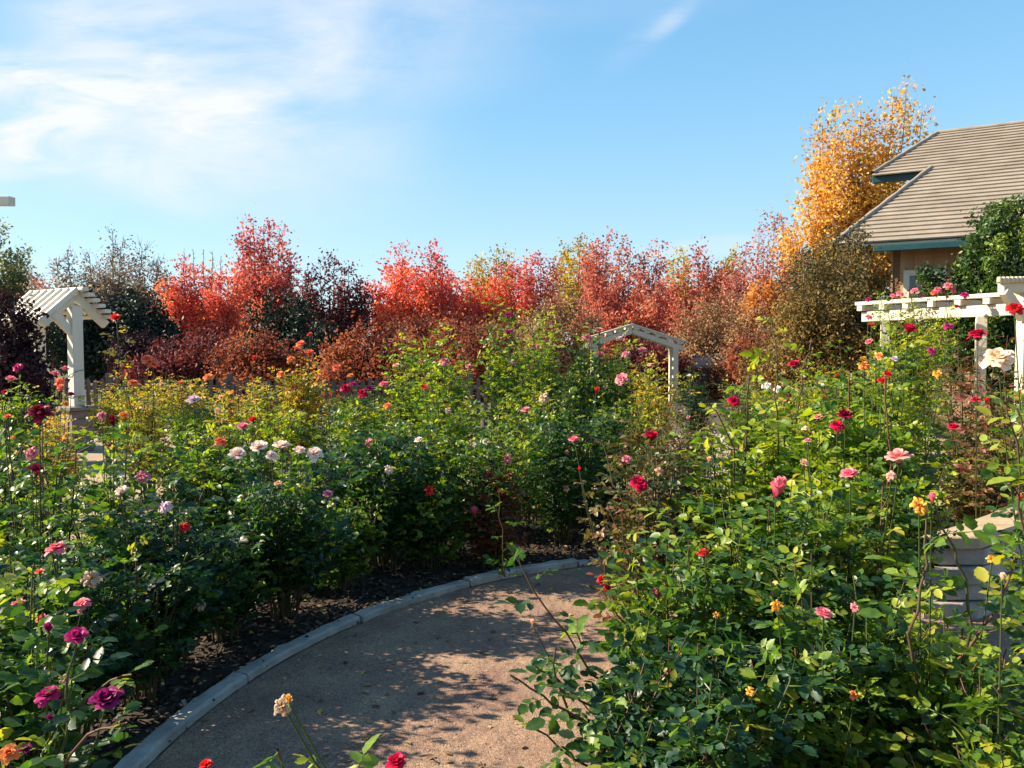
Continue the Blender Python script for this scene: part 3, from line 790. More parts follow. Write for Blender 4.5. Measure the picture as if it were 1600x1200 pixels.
tree("garden_tree", "round yellow crown showing behind the red row left of centre", "tree", 772, 46, [(776, 391), (752, 405), (796, 398), (745, 412)], 34, 2.4, TM["yellow"], 6000, .15, 1, group=RED)
tree("garden_tree", "orange red tree in front of the yellow crown at centre", "tree", 752, 36, [(745, 440), (775, 420), (722, 440), (800, 415), (770, 450)], 36, .9, TM["scarlet"], 13000, .12, 2, group=RED, skirt=.05)
tree("garden_tree", "vivid pinkish red tree of upright plumes at mid row", "tree", 838, 37, [(822, 402), (845, 400), (866, 408), (808, 415)], 30, 1.0, TM["red"], 11000, .12, 2, group=RED, skirt=.05)
tree("garden_tree", "olive yellow crown behind the dark red plumes", "tree", 898, 46, [(906, 371), (888, 382), (922, 388), (876, 398)], 30, 2.6, TM["yellow"], 5500, .15, 1, group=RED)
tree("garden_tree", "dark brick red tree with three spiky plumes behind the arched pergola", "tree", 960, 36, [(948, 370), (915, 400), (932, 384), (985, 382), (1030, 384), (1008, 400), (968, 392)], 38, 1.0, TM["brick"], 18000, .12, 2, group=RED, skirt=.05)
tree("garden_tree", "lower brick red tree under the taller spiky plumes", "tree", 985, 32, [(960, 440), (1000, 430), (1030, 440), (930, 450)], 36, .6, TM["brick"], 10000, .12, 2, group=RED, skirt=.05)
tree("garden_tree", "yellow green crown between the brick red and russet trees", "tree", 1066, 46, [(1068, 394), (1052, 405), (1150, 393), (1134, 402)], 30, 2.4, TM["yellow"], 6500, .15, 1, group=RED)
tree("garden_tree", "russet orange tree with a single pointed top right of the pergola arch", "tree", 1088, 35, [(1092, 386), (1070, 420), (1108, 410), (1050, 445), (1128, 425), (1140, 418)], 36, .9, TM["brick"], 14000, .12, 2, group=RED, skirt=.05)
tree("garden_tree", "airy dusty pink tree of thin plumes beside the golden tree", "tree", 1190, 34, [(1210, 336), (1186, 352), (1236, 372), (1165, 385), (1150, 420), (1225, 345)], 36, 1.2, TM["rosy"], 13000, .11, 2, group=RED, skirt=.05)
tree("garden_tree", "amber tree glowing low between the pink tree and the brown bush", "tree", 1190, 27, [(1182, 450), (1205, 440), (1170, 470), (1240, 435)], 28, .6, TM["amber"], 8500, .11, 2, group=RED, skirt=.05)
tree("golden_tree", "tall golden yellow tree rising behind the house roof", "tree", 1335, 31, [(1416, 136), (1395, 160), (1440, 178), (1360, 185), (1345, 172), (1305, 172), (1285, 195), (1318, 205), (1272, 250), (1262, 310), (1330, 250), (1385, 240)], 44, 3.6, TM["gold"], 19000, .13, 1, spread=.23, sb=30, blunt=.25, low=1, tgrad=0)
tree("twiggy_bush", "tall brown olive bush with fine twigs hiding the house corner", "bush", 1305, 15.2, [(1292, 372), (1262, 395), (1325, 368), (1352, 388), (1245, 440), (1372, 425), (1308, 400), (1235, 490), (1378, 480)], 78, .35, TM["olive"], 75000, .055, 2, skirt=.12, twig=.008, spread=.12)
tree("evergreen_shrub", "glossy green clumped evergreen shrub in front of the house at right", "shrub", 1605, 13.0, [(1540, 328), (1570, 335), (1600, 322), (1640, 310), (1528, 372), (1520, 415), (1555, 380), (1595, 360), (1640, 350), (1530, 440), (1545, 350), (1585, 328), (1525, 400), (1625, 325)], 60, .8, TM["glossy"], 90000, .055, 2, up=.4, spread=.085, sb=40, elev=(0, .8), blunt=.55, tgrad=-.2, low=0)  # upper leaves tinted lighter: sunlit tips put into the leaf colour
tree("evergreen_shrub", "dark green hedge shrub below the pergola beam at the right edge", "shrub", 1590, 14.5, [(1560, 500), (1590, 490), (1620, 492), (1535, 520), (1500, 515)], 42, .3, TM["evergreen"], 14000, .07, 2, skirt=.1, spread=.1)
# lower shrubs in front of the row
SH = "low autumn shrubs in front of the trees"
tree("plum_tree", "purple black plum bush in front of the arbor roof", "bush", 0, 10.6, [(-5, 462), (22, 470), (40, 492), (-40, 455), (52, 520), (30, 470), (56, 548)], 48, .3, TM["plum"], 16000, .06, 2, skirt=.12, spread=.1, twig=.007)
tree("autumn_shrub", "burgundy shrub below the scarlet orange tree", "shrub", 300, 23, [(262, 535), (295, 528), (330, 522), (360, 532), (240, 555), (275, 552)], 46, .2, TM["maroon"], 11000, .09, 2, skirt=.12, group=SH)
tree("autumn_shrub", "copper red shrub left of the dark gap at left centre", "shrub", 405, 21, [(385, 524), (415, 520), (445, 540), (360, 540), (468, 558)], 42, .2, TM["rust"], 11000, .085, 2, skirt=.12, group=SH)
tree("autumn_shrub", "rounded rust orange shrub right of the dark gap", "shrub", 572, 19, [(545, 528), (575, 512), (605, 514), (628, 532), (532, 552), (640, 556)], 46, .2, TM["rust"], 15000, .085, 2, skirt=.12, group=SH)
tree("evergreen_shrub", "narrow blackish shrub between the copper and rust shrubs", "shrub", 504, 24, [(500, 500), (515, 510), (488, 520)], 22, .2, TM["evergreen"], 6000, .09, 2, skirt=.12)
tree("autumn_shrub", "small dull red shrub under the orange red centre tree", "shrub", 715, 24, [(700, 505), (735, 500), (765, 510), (680, 525)], 42, .2, TM["rust"], 10000, .09, 2, skirt=.12, group=SH)
tree("autumn_shrub", "tan brown twiggy shrub left of the pergola arch", "shrub", 868, 24, [(850, 468), (878, 455), (905, 470), (830, 490), (925, 500)], 42, .2, TM["tan"], 12000, .085, 2, skirt=.12, group=SH)
tree("autumn_shrub", "tan brown rounded shrub right of the pergola arch", "shrub", 1112, 25, [(1090, 470), (1120, 458), (1150, 465), (1070, 495), (1170, 485)], 46, .2, TM["tan"], 13000, .085, 2, skirt=.12, group=SH)
tree("autumn_shrub", "dull red shrub low beside the twiggy brown bush", "shrub", 1190, 22, [(1170, 520), (1205, 512), (1225, 530), (1150, 540)], 36, .2, TM["rust"], 8000, .085, 2, skirt=.12, group=SH)
tree("autumn_shrub", "dark red shrub under the pergola arch", "shrub", 1000, 27, [(980, 545), (1005, 535), (1035, 540), (955, 550)], 36, .2, TM["maroon"], 8000, .09, 2, skirt=.12, group=SH)

tree("autumn_shrub", "small burgundy shrub inside the pergola arch", "shrub", 1030, 23.8, [(1010, 548), (1035, 540), (1060, 560), (990, 560)], 34, .2, TM["maroon"], 9000, .08, 2, group=SH)
tree("evergreen_shrub", "shadowy olive shrub filling the gap below the pinkish red plumes", "shrub", 790, 27, [(770, 505), (800, 495), (825, 505), (745, 520)], 44, .2, TM["olive"], 10000, .09, 2)
tree("autumn_shrub", "brown red shrub between the two rust shrubs and the fence", "shrub", 650, 26, [(635, 500), (665, 495), (690, 510)], 40, .2, TM["rust"], 9000, .09, 2, group=SH)
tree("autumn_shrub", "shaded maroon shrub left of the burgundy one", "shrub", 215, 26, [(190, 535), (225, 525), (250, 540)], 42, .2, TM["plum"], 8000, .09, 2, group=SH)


# ------------------------------------------------------------------ ground, path, kerbs
CX, CY, R_OUT, R_IN = 1.75, 2.7, 3.14, 1.62


def struct(o, kind="structure"):
    o["kind"] = kind
    return o


SAND = surf_mat("sandy_soil", (.26, .19, .125), (.42, .32, .21), 1.3, .95, .01, 70, 10)
def grit_mat():
    """Compacted decomposed granite: broad mottling, damp stains and a fine speckle of grains."""
    m, nt, N, L = new_mat("decomposed_granite")
    out = N.new("ShaderNodeOutputMaterial")
    tc = N.new("ShaderNodeTexCoord")

    def nz(scale, det, ro=.6):
        n = N.new("ShaderNodeTexNoise")
        n.inputs["Scale"].default_value = scale
        n.inputs["Detail"].default_value = det
        n.inputs["Roughness"].default_value = ro
        L.new(tc.outputs["Object"], n.inputs["Vector"])
        return n.outputs["Fac"]
    r1 = ramp_node(N, [(.28, (.175, .108, .082)), (.48, (.26, .166, .120)), (.62, (.33, .222, .148)), (.78, (.42, .30, .19))])
    L.new(nz(2.4, 12, .7), r1.inputs["Fac"])
    v = N.new("ShaderNodeTexVoronoi")
    v.inputs["Scale"].default_value = 190
    L.new(tc.outputs["Object"], v.inputs["Vector"])
    sepc = N.new("ShaderNodeSeparateColor")
    L.new(v.outputs["Color"], sepc.inputs[0])
    r2 = ramp_node(N, [(0, (.50, .48, .47)), (.35, (.85, .84, .82)), (.7, (1.05, 1.03, 1.0)), (1, (1.75, 1.65, 1.5))])
    L.new(sepc.outputs[0], r2.inputs["Fac"])
    mx = N.new("ShaderNodeMix")
    mx.data_type = 'RGBA'
    mx.blend_type = 'MULTIPLY'
    mx.inputs["Factor"].default_value = .7
    L.new(r1.outputs["Color"], mx.inputs[6])
    L.new(r2.outputs["Color"], mx.inputs[7])
    p = N.new("ShaderNodeBsdfPrincipled")
    p.inputs["Roughness"].default_value = .95
    p.inputs["Specular IOR Level"].default_value = .2
    L.new(mx.outputs[2], p.inputs["Base Color"])
    b1 = N.new("ShaderNodeBump")
    b1.inputs["Strength"].default_value = .8
    b1.inputs["Distance"].default_value = .0025
    L.new(v.outputs["Distance"], b1.inputs["Height"])
    b2 = N.new("ShaderNodeBump")
    b2.inputs["Strength"].default_value = .7
    b2.inputs["Distance"].default_value = .03
    L.new(nz(7, 5), b2.inputs["Height"])
    L.new(b1.outputs[0], b2.inputs["Normal"])
    L.new(b2.outputs[0], p.inputs["Normal"])
    L.new(p.outputs[0], out.inputs[0])
    return m


PATH = grit_mat()
MULCH_M = surf_mat("dark_mulch_soil", (.022, .016, .012), (.075, .052, .038), 9, .95, .02, 45, 8)
CONC = surf_mat("kerb_concrete", (.22, .205, .185), (.42, .39, .35), 5, .9, .006, 90, 10, stops=[(.2, (.13, .115, .10)), (.42, (.30, .275, .24)), (.6, (.40, .37, .33)), (.8, (.50, .47, .42))])

g = 600.0
me = bpy.data.meshes.new("ground")
me.from_pydata([(-g, -g, 0), (g, -g, 0), (g, g, 0), (-g, g, 0)], [], [(0, 1, 2, 3)])
struct(link("ground", me, surf_mat("dry_meadow", (.075, .06, .035), (.13, .11, .06), .35, .95, .02, 20, 10)))
me = bpy.data.meshes.new("sandy_yard")
me.from_pydata([(-14, -3, .003), (12, -3, .003), (12, 14.5, .003), (-14, 14.5, .003)], [], [(0, 1, 2, 3)])
struct(link("sandy_yard", me, SAND))


def ring_sheet(name, r0, r1, a0, a1, z, mat, k=160, wob=0.0):
    rng = np.random.default_rng(5)
    aa = np.linspace(a0, a1, k)
    V = []
    for a in aa:
        for r in (r0, r1):
            rr = r + (rng.normal(0, wob) if r == r1 else 0)
            V.append((CX + rr * math.cos(a), CY + rr * math.sin(a), z))
    i = np.arange(k - 1) * 2
    return struct(link(name, np_mesh(name, np.array(V), np.stack([i, i + 1, i + 3, i + 2], 1), flat=True), mat))


ring_sheet("path", 1.1, R_OUT, -PI, PI, .006, PATH)
ring_sheet("planting_bed", R_OUT, 4.95, R(35), R(235), .010, MULCH_M, wob=.16)
ring_sheet("planting_bed", 0.0, 1.22, -PI, PI, .008, MULCH_M, wob=.07)


def kerb(r, a0, a1, w=.092, h=.046, seg=.9):
    """Concrete mowing strip with joints, slightly chipped and uneven."""
    rng = np.random.default_rng(int(r * 100))
    V, Fc, n = [], [], 0
    step = seg / r
    a = a0
    while a < a1:
        k = 17
        dz, dr = rng.normal(0, .004), rng.normal(0, .004)
        aa = np.linspace(a + .0025, a + step - .0025, k)
        for j, q in enumerate(aa):
            e = rng.normal(0, .0030, 4)
            e[2] = e[2] * 2 - abs(rng.normal(0, .006))
            prof = [(0, -.03), (.004 + e[0], h * .78), (.016, h + e[1]), (w - .014 + e[2], h + e[3]), (w, h * .8), (w, -.03)]
            for pr, pz in prof:
                rr = r + pr + dr
                V.append((CX + rr * math.cos(q), CY + rr * math.sin(q), pz + dz))
        for j in range(k - 1):
            for i in range(5):
                b = n + j * 6 + i
                Fc.append((b, b + 1, b + 7, b + 6))
        Fc.append((n, n + 1, n + 4, n + 5))
        Fc.append((n + 1, n + 2, n + 3, n + 4))
        e0 = n + (k - 1) * 6
        Fc.append((e0, e0 + 5, e0 + 4, e0 + 1))
        Fc.append((e0 + 1, e0 + 4, e0 + 3, e0 + 2))
        n += k * 6
        a += step
    me = np_mesh("kerb", np.array(V), np.array(Fc), flat=True)
    return struct(link("kerb", me, CONC))


kerb(R_OUT, R(48), R(222))
kerb(R_IN - .105, R(84), R(137))

# loose bark chips, grit and dropped leaves that lie on the beds and the path
CHIP = tint_mat("bark_chip", [(0, (.018, .012, .009)), (.6, (.06, .042, .032)), (.85, (.14, .105, .08)), (1, (.34, .28, .22))], .9)
rng = np.random.default_rng(77)


def scatter(name, n, rfun, sx, sy, sz, mat, tfun, zfun):
    a = rng.uniform(R(40), R(225), n)
    r = rfun(n)
    x, y = CX + r * np.cos(a), CY + r * np.sin(a)
    keep = y > 1.6
    x, y = x[keep], y[keep]
    n = len(x)
    az = rng.uniform(0, 6.28, n)
    tx, ty = rng.normal(0, .35, n), rng.normal(0, .3, n)
    d = np.stack([np.cos(az), np.sin(az), tx], 1)
    s = np.stack([-np.sin(az), np.cos(az), ty], 1)
    lx, ly = sx * rng.uniform(.4, 1.3, n), sy * rng.uniform(.5, 1.3, n)
    z = zfun(n)
    c = np.stack([x, y, z], 1)
    up = unit(np.cross(d, s)) * (sz * rng.uniform(.5, 1.3, n))[:, None]
    A, B = d * lx[:, None] / 2, s * ly[:, None] / 2
    V = np.stack([c - A - B, c + A - B * .7, c + A * .9 + B, c - A * .8 + B, c - A * .9 - B * .9 + up, c + A * .9 - B * .7 + up, c + A * .8 + B * .9 + up, c - A * .8 + B * .9 + up], 1)
    V[..., 2] = np.maximum(V[..., 2], .010)
    q = np.array([(4, 5, 6, 7), (0, 1, 5, 4), (1, 2, 6, 5), (2, 3, 7, 6), (3, 0, 4, 7)])
    Fx = (q[None] + (np.arange(n) * 8)[:, None, None]).reshape(-1, 4)
    me = np_mesh(name, V.reshape(-1, 3), Fx, np.repeat(tfun(n), 8), flat=True)
    o = struct(link(name, me, mat), "stuff")
    return o


scatter("mulch", 17000, lambda n: np.where(rng.uniform(0, 1, n) < .07, R_OUT + rng.uniform(.02, .1, n), R_OUT + .095 + rng.uniform(0, 1, n) ** .9 * 1.75), .050, .016, .007, CHIP, lambda n: np.clip(rng.beta(1.3, 2.2, n), 0, 1), lambda n: .012 + rng.uniform(0, .022, n))
scatter("gravel", 9000, lambda n: R_IN + np.sqrt(rng.uniform(0, 1, n)) * (R_OUT - R_IN), .007, .006, .003, tint_mat("path_grit", [(0, (.10, .075, .06)), (.6, (.28, .21, .16)), (1, (.50, .42, .34))], .9), lambda n: rng.uniform(0, 1, n), lambda n: np.full(n, .006))
a = rng.uniform(R(60), R(222), 1100)
r = np.where(rng.uniform(0, 1, 1100) < .26, rng.uniform(R_IN, R_OUT + .12, 1100), R_OUT + .1 + rng.uniform(0, 1.8, 1100))
P = np.stack([CX + r * np.cos(a), CY + r * np.sin(a), np.where(r < R_OUT, .012, np.where(r < R_OUT + .1, .07, .045))], 1)
k = len(P)
d = np.stack([rng.normal(0, 1, k), rng.normal(0, 1, k), rng.normal(0, .15, k)], 1)
V, Fx, TT = place_leaves(P, d, np.array([0, 0, 1.0]) + rng.normal(0, .3, (k, 3)), rng.uniform(.02, .045, k), rng.uniform(0, 1, k), True)
struct(link("fallen_leaves", np_mesh("fallen_leaves", V, Fx, TT), leaf_mat("dry_leaf", [(0, (.10, .05, .025)), (.5, (.30, .19, .10)), (.8, (.46, .34, .20)), (1, (.45, .30, .03))], .15, .7, .2)), "stuff")

# ------------------------------------------------------------------ white timber
WHITE = surf_mat("white_painted_timber", (.62, .58, .49), (.70, .67, .59), 5, .55, .002, 30, 6, (1, 1, .25), spec=.4)
CREAM = surf_mat("cream_painted_timber", (.50, .44, .335), (.58, .52, .41), 5, .6, .002, 30, 6, (1, 1, .25), spec=.3)
STONE = surf_mat("pier_stone", (.15, .13, .12), (.29, .25, .225), 7, .9, .008, 50, 8)
CAP = surf_mat("stone_cap", (.34, .25, .15), (.50, .385, .24), 4, .85, .004, 70, 8)
WIRE = surf_mat("green_tie_wire", (.02, .16, .13), (.04, .22, .18), 10, .5)


def blocks(B, c, size, rows, cols, rng, yaw=0.0, depth_j=.012, gap=.008):
    """Coursed stone: separate blocks butted with open joints round a core."""
    rot = Matrix.Rotation(yaw, 3, 'Z')
    hx, hy, hz = size
    for r_ in range(rows):
        z = c[2] + hz * (r_ + .5) / rows
        n = cols + (r_ % 2)
        cuts = np.linspace(-hx / 2, hx / 2, n + 1) + np.concatenate([[0], rng.normal(0, hx / n * .12, n - 1), [0]])
        for i in range(n):
            w_ = cuts[i + 1] - cuts[i] - gap
            dj = rng.uniform(0, depth_j)
            p = rot @ Vector(((cuts[i] + cuts[i + 1]) / 2, 0, 0))
            B.box((c[0] + p.x, c[1] + p.y, z), (w_, hy + dj, hz / rows - gap), rot)


def gable_arbor():
    g_ = np.array([-.85, .53, 0])
    p_ = np.array([.53, .85, 0])
    pk = at(120, 451, 12)
    root = thing("rose_arbor", "white gabled timber arbor of slats on a post and stone pier", "arbor", (xat(123, 12), 12, 0))
    rt = Vector(root.location)
    out = []
    half, drop = .47, .45
    zc = at(123, 635, 12)[2]
    for r_, full in ((0.08, True), (1.18, False)):
        c = pk + g_ * r_
        c[2] = 0
        m = Boxes().box((c[0], c[1], (zc + 2.26) / 2), (.165, .165, 2.26 - zc), Matrix.Rotation(R(-32), 3, 'Z'))
        out.append(m.build("post", WHITE, root, .006))
        m = Boxes()
        rg = np.random.default_rng(3 + int(full))
        m.box((c[0], c[1], (zc - .06) / 2), (.30, .30, zc - .062), Matrix.Rotation(R(-32), 3, 'Z'))
        blocks(m, (c[0], c[1], 0), (.33, .33, zc - .062), 5, 2, rg, R(-32), .02)
        pier = m.build("pier", STONE, root, .006)
        out.append(pier)
        out.append(Boxes().box((c[0], c[1], zc - .03), (.43, .43, .058), Matrix.Rotation(R(-32), 3, 'Z')).build("pier_cap", STONE, root, .008))
        br = Boxes()
        for s in (-1,):
            a_ = c + p_ * s * .06
            b_ = c + p_ * s * .34
            a_[2], b_[2] = 1.86, 2.14
            br.beam(a_, b_, .10, .11)
        out.append(br.build("brace", WHITE, root, .004))
        tie = Boxes()
        a_, b_ = pk + g_ * r_ + p_ * (half + .02), pk + g_ * r_ - p_ * (half + .02)
        pz = pk + g_ * r_
        a_[2] = b_[2] = pk[2] - drop - .10
        pz = pz + np.array([0, 0, -.10])
        tie.beam(pz + p_ * .002, a_, .08, .13)
        tie.beam(pz - p_ * .002, b_, .08, .13)
        out.append(tie.build("gable_beam", WHITE, root, .004))
    n = 7
    for i in range(n):           # rafters down the near slope, each its own part
        o_ = pk + g_ * (i * 1.30 / (n - 1))
        b_ = o_ - p_ * (half + .10)
        b_[2] = pk[2] - drop - .07
        out.append(Boxes().beam(o_ + np.array([0, 0, .0]), b_, .085, .07).build("rafter", WHITE, root, .008))
    for i in range(6):           # stepped slats on the far slope
        t = (i + .35) / 6
        c = pk + p_ * half * 1.12 * t
        c[2] = pk[2] - (drop + .04) * t + .02
        a_, b_ = c - g_ * .20, c + g_ * 1.42
        out.append(Boxes().beam(a_, b_, .105, .06).build("slat", WHITE, root, .016))
    tw = Tubes()
    c = pk + g_ * .08
    for z_, tl in ((1.22, .05), (.86, .005)):
        ang = np.linspace(0, 2 * PI, 17) + PI / 4 - R(32)
        q = [np.array([c[0] + .124 * math.cos(x) * (1.0 if i % 4 == 0 else .83), c[1] + .124 * math.sin(x) * (1.0 if i % 4 == 0 else .83), z_ + tl * math.cos(x)]) for i, x in enumerate(ang)]
        tw.add(np.array(q), .006, 5)
    out.append(tw.build("tie_wire", WIRE, root))
    settle(root, *out)


gable_arbor()


def tall_pergola():
    root = thing("tall_pergola", "pale timber rafter tail reaching in from the left edge against the sky", "pergola", (-6.6, 7.6, 0))
    rt = root
    o = []
    e = at(19, 314.5, 7.6)
    d = np.array([-1, .12, .03])
    m = Boxes().beam(e, e + d * 2.6, .09, .085)
    o.append(m.build("rafter", WHITE, root, .004))
    for k_ in (1, 2, 3):
        q = e + d * .1 + np.array([-.1, -.55 * k_, 0.005])
        o.append(Boxes().beam(q, q + d * 2.3, .09, .085).build("rafter", WHITE, root, .004))
    b0 = e + d * 1.25 - np.array([0, 2.3, .13])
    o.append(Boxes().beam(b0, b0 + np.array([0, 2.6, 0]), .10, .16).build("beam", WHITE, root, .005))
    for yy_ in (.35, 2.1):
        q = b0 + np.array([0, yy_, -.085])
        o.append(Boxes().box((q[0], q[1], q[2] / 2), (.15, .15, q[2])).build("post", WHITE, root, .006))
    settle(root, *o)


tall_pergola()


def arched_pergola():
    Y = 22.0
    pk = at(988, 511, Y)
    lf, rf = at(912, 534, Y), at(1074, 539, Y)
    root = thing("arched_pergola", "cream low gabled pergola arch standing alone behind the roses", "pergola", (pk[0], Y, 0))
    o = []
    back = np.array([0, .5, 0])
    dn = np.array([0, 0, -.115])
    for off in (np.zeros(3), back):
        m = Boxes()
        m.beam(pk + dn + off, lf + dn + off + np.array([.1, 0, 0]), .12, .14)
        m.beam(pk + dn + off, rf + dn + off - np.array([.1, 0, 0]), .12, .14)
        o.append(m.build("gable_beam", CREAM, root, .006))
        m = Boxes()
        m.beam(pk + off + np.array([0, 0, .075]), lf + off + np.array([0, 0, .075]), .16, .05)
        m.beam(pk + off + np.array([0, 0, .075]), rf + off + np.array([0, 0, .075]), .16, .05)
        o.append(m.build("top_slat", CREAM, root, .005))
        for px in (930, 1055):
            x = xat(px, Y)
            zt = pk[2] + (abs(x - pk[0]) / (rf[0] - pk[0])) * (rf[2] - pk[2]) - .18
            o.append(Boxes().box((x, Y + off[1], zt / 2), (.15, .15, zt)).build("post", CREAM, root, .008))
    for s, e in ((-1, lf), (1, rf)):
        for k_ in range(5):
            t = (k_ + .35) / 5
            q = pk + (e - pk) * t + np.array([0, 0, .0025])
            o.append(Boxes().beam(q - back * .12, q + back * 1.12, .17, .09).build("rafter", CREAM, root, .006))
    settle(root, *o)


arched_pergola()


def beam_pergola():
    a = at(1340, 475, 13.0)
    d = np.array([1.15, -2.5, 0]) / 2.752
    s = np.array([d[1], -d[0], 0])          # across, towards the left and the camera
    root = thing("beam_pergola", "long cream pergola beam with spaced rafter ends under a climbing rose", "pergola", (a[0] + d[0] * 1.4, a[1] + d[1] * 1.4, 0))
    o = []
    Lb = 3.7
    for off in (0,):
        q = a + s * off
        m = Boxes().beam(q + d * .12 + np.array([0, 0, -.221]), q + d * Lb + np.array([0, 0, -.205]), .09, .16)
        o.append(m.build("beam", CREAM, root, .005))
        m = Boxes().beam(q, q + d * Lb, .14, .06)
        o.append(m.build("top_slat", CREAM, root, .006))
        for t in (.55, 2.15):
            p = q + d * t
            zt = a[2] - .287
            o.append(Boxes().box((p[0], p[1], zt / 2), (.135, .135, zt), Matrix.Rotation(R(-24), 3, 'Z')).build("post", CREAM, root, .006))
    for k_ in range(9):
        p = a + d * (.14 + k_ * .43) + np.array([0, 0, -.0815])
        o.append(Boxes().beam(p + s * .12, p - s * .34, .10, .083).build("rafter", CREAM, root, .003))
    settle(root, *o)


beam_pergola()


def slatted_canopy():
    Y = 9.6
    tip = at(1561, 437, Y)
    root = thing("slatted_canopy", "cream slatted timber canopy with an angled bracket at the right edge", "canopy", (xat(1640, Y), Y, 0))
    o = []
    dx = np.array([.93, .36, .045])
    for k_ in range(11):
        p = tip + dx * (.075 * k_)
        p2 = p + np.array([1.05, 1.4, 0.0])
        o.append(Boxes().beam(p, p2, .05, .075).build("slat", CREAM, root, .012))
    m = Boxes().beam(tip + dx * .07 + np.array([.05, .12, -.095]), tip + dx * 1.0 + np.array([.05, .12, -.095]), .09, .12)
    m2 = Boxes().beam(tip + dx * .07 + np.array([.9, 1.15, -.095]), tip + dx * 1.0 + np.array([.9, 1.15, -.095]), .09, .12)
    o += [m.build("beam", CREAM, root, .006), m2.build("beam", CREAM, root, .006)]
    pc = tip + dx * .62
    for dy in (.15,):
        br = Boxes().beam(tip + dx * .10 + np.array([.05, dy - .06, -.13]), np.array([pc[0] - .06, pc[1] + dy - .06, tip[2] - .46]), .09, .12)
        o.append(br.build("brace", CREAM, root, .004))
        o.append(Boxes().box((pc[0] + .02, pc[1] + dy, (tip[2] - .155) / 2), (.16, .16, tip[2] - .155)).build("post", CREAM, root, .006))
    settle(root, *o)


slatted_canopy()


def seat_wall():
    z = .50
    A, B_, C_, D = at(1430, 842, 4.48), at(1532, 843, 4.48), at(1600, 822, 4.80), at(1482, 818, 4.87)
    for q in (A, B_, C_, D):
        q[2] = 0
    dirv = unit(C_ - B_)
    end = B_ + dirv * 3.2
    endl = A + dirv * 3.1
    root = thing("seat_wall", "low curved stone seat wall with a smooth tan cap among the right roses", "wall", tuple((A + B_) / 2))
    nrm = np.array([-dirv[1], dirv[0], 0])
    o = []
    cap = Boxes()
    n = 6
    for i in range(n):
        t0, t1 = i / n, (i + 1) / n - .002
        bend = lambda t: nrm * (.55 * t * t)
        q = [A + (endl - A) * t0 + bend(t0), B_ + (end - B_) * t0 + bend(t0), B_ + (end - B_) * t1 + bend(t1), A + (endl - A) * t1 + bend(t1)]
        cap.prism([tuple(p + np.array([0, 0, z - .075])) for p in q], (0, 0, .075))
    o.append(cap.build("cap", CAP, root, .008))
    ins = unit(B_ - A) * .035
    body = Boxes()
    rg = np.random.default_rng(9)
    rows = 4
    hz = (z - .078) / rows
    nn_ = 14
    for r_ in range(rows):
        for i in range(nn_):
            t0, t1 = (i + .5 * (r_ % 2)) / nn_, (i + .5 * (r_ % 2) + .97) / nn_
            t0, t1 = max(0.012, t0), min(.99, t1)
            if t1 - t0 < .01:
                continue
            j = rg.uniform(0, .014)
            bend = lambda t: nrm * (.55 * t * t)
            q = [A + ins + (endl - A) * t0 + bend(t0), B_ - ins + nrm * -j + (end - B_) * t0 + bend(t0), B_ - ins + nrm * -j + (end - B_) * t1 + bend(t1), A + ins + (endl - A) * t1 + bend(t1)]
            body.prism([tuple(p + np.array([0, 0, r_ * hz])) for p in q], (0, 0, hz - .008))
    o.append(body.build("stonework", surf_mat("seat_wall_stone", (.25, .21, .18), (.44, .38, .33), 6, .92, .012, 38, 9), root, .006))
    settle(root, *o)


seat_wall()


def picket_fence():
    FM = surf_mat("weathered_fence_timber", (.07, .05, .045), (.16, .12, .10), 9, .85, .003, 60, 6, (1, 1, .2))
    Y = 15.5
    x0, x1 = -13.0, 1.6
    root = thing("picket_fence", "low dark weathered picket fence between the roses and the red shrubs", "fence", ((x0 + x1) / 2, Y, 0))
    o = []
    h = 1.03
    m = Boxes()
    k = int((x1 - x0) / .145)
    rg = np.random.default_rng(4)
    for i in range(k):
        x = x0 + .145 * i
        hh = h - .06 + rg.normal(0, .012)
        m.prism([(x - .04, Y, .05), (x + .04, Y, .05), (x + .04, Y, hh), (x, Y, hh + .04), (x - .04, Y, hh)], (0, .022, 0))
    o.append(m.build("picket_panel", FM, root))
    for z_ in (.28, .82):
        o.append(Boxes().box(((x0 + x1) / 2, Y + .05, z_), (x1 - x0, .045, .09)).build("rail", FM, root, .004))
    n = 7
    for i in range(n):
        x = x0 + (x1 - x0) * i / (n - 1)
        o.append(Boxes().box((x, Y + .125, .55), (.10, .10, 1.1)).build("post", FM, root, .006))
    settle(root, *o)


picket_fence()


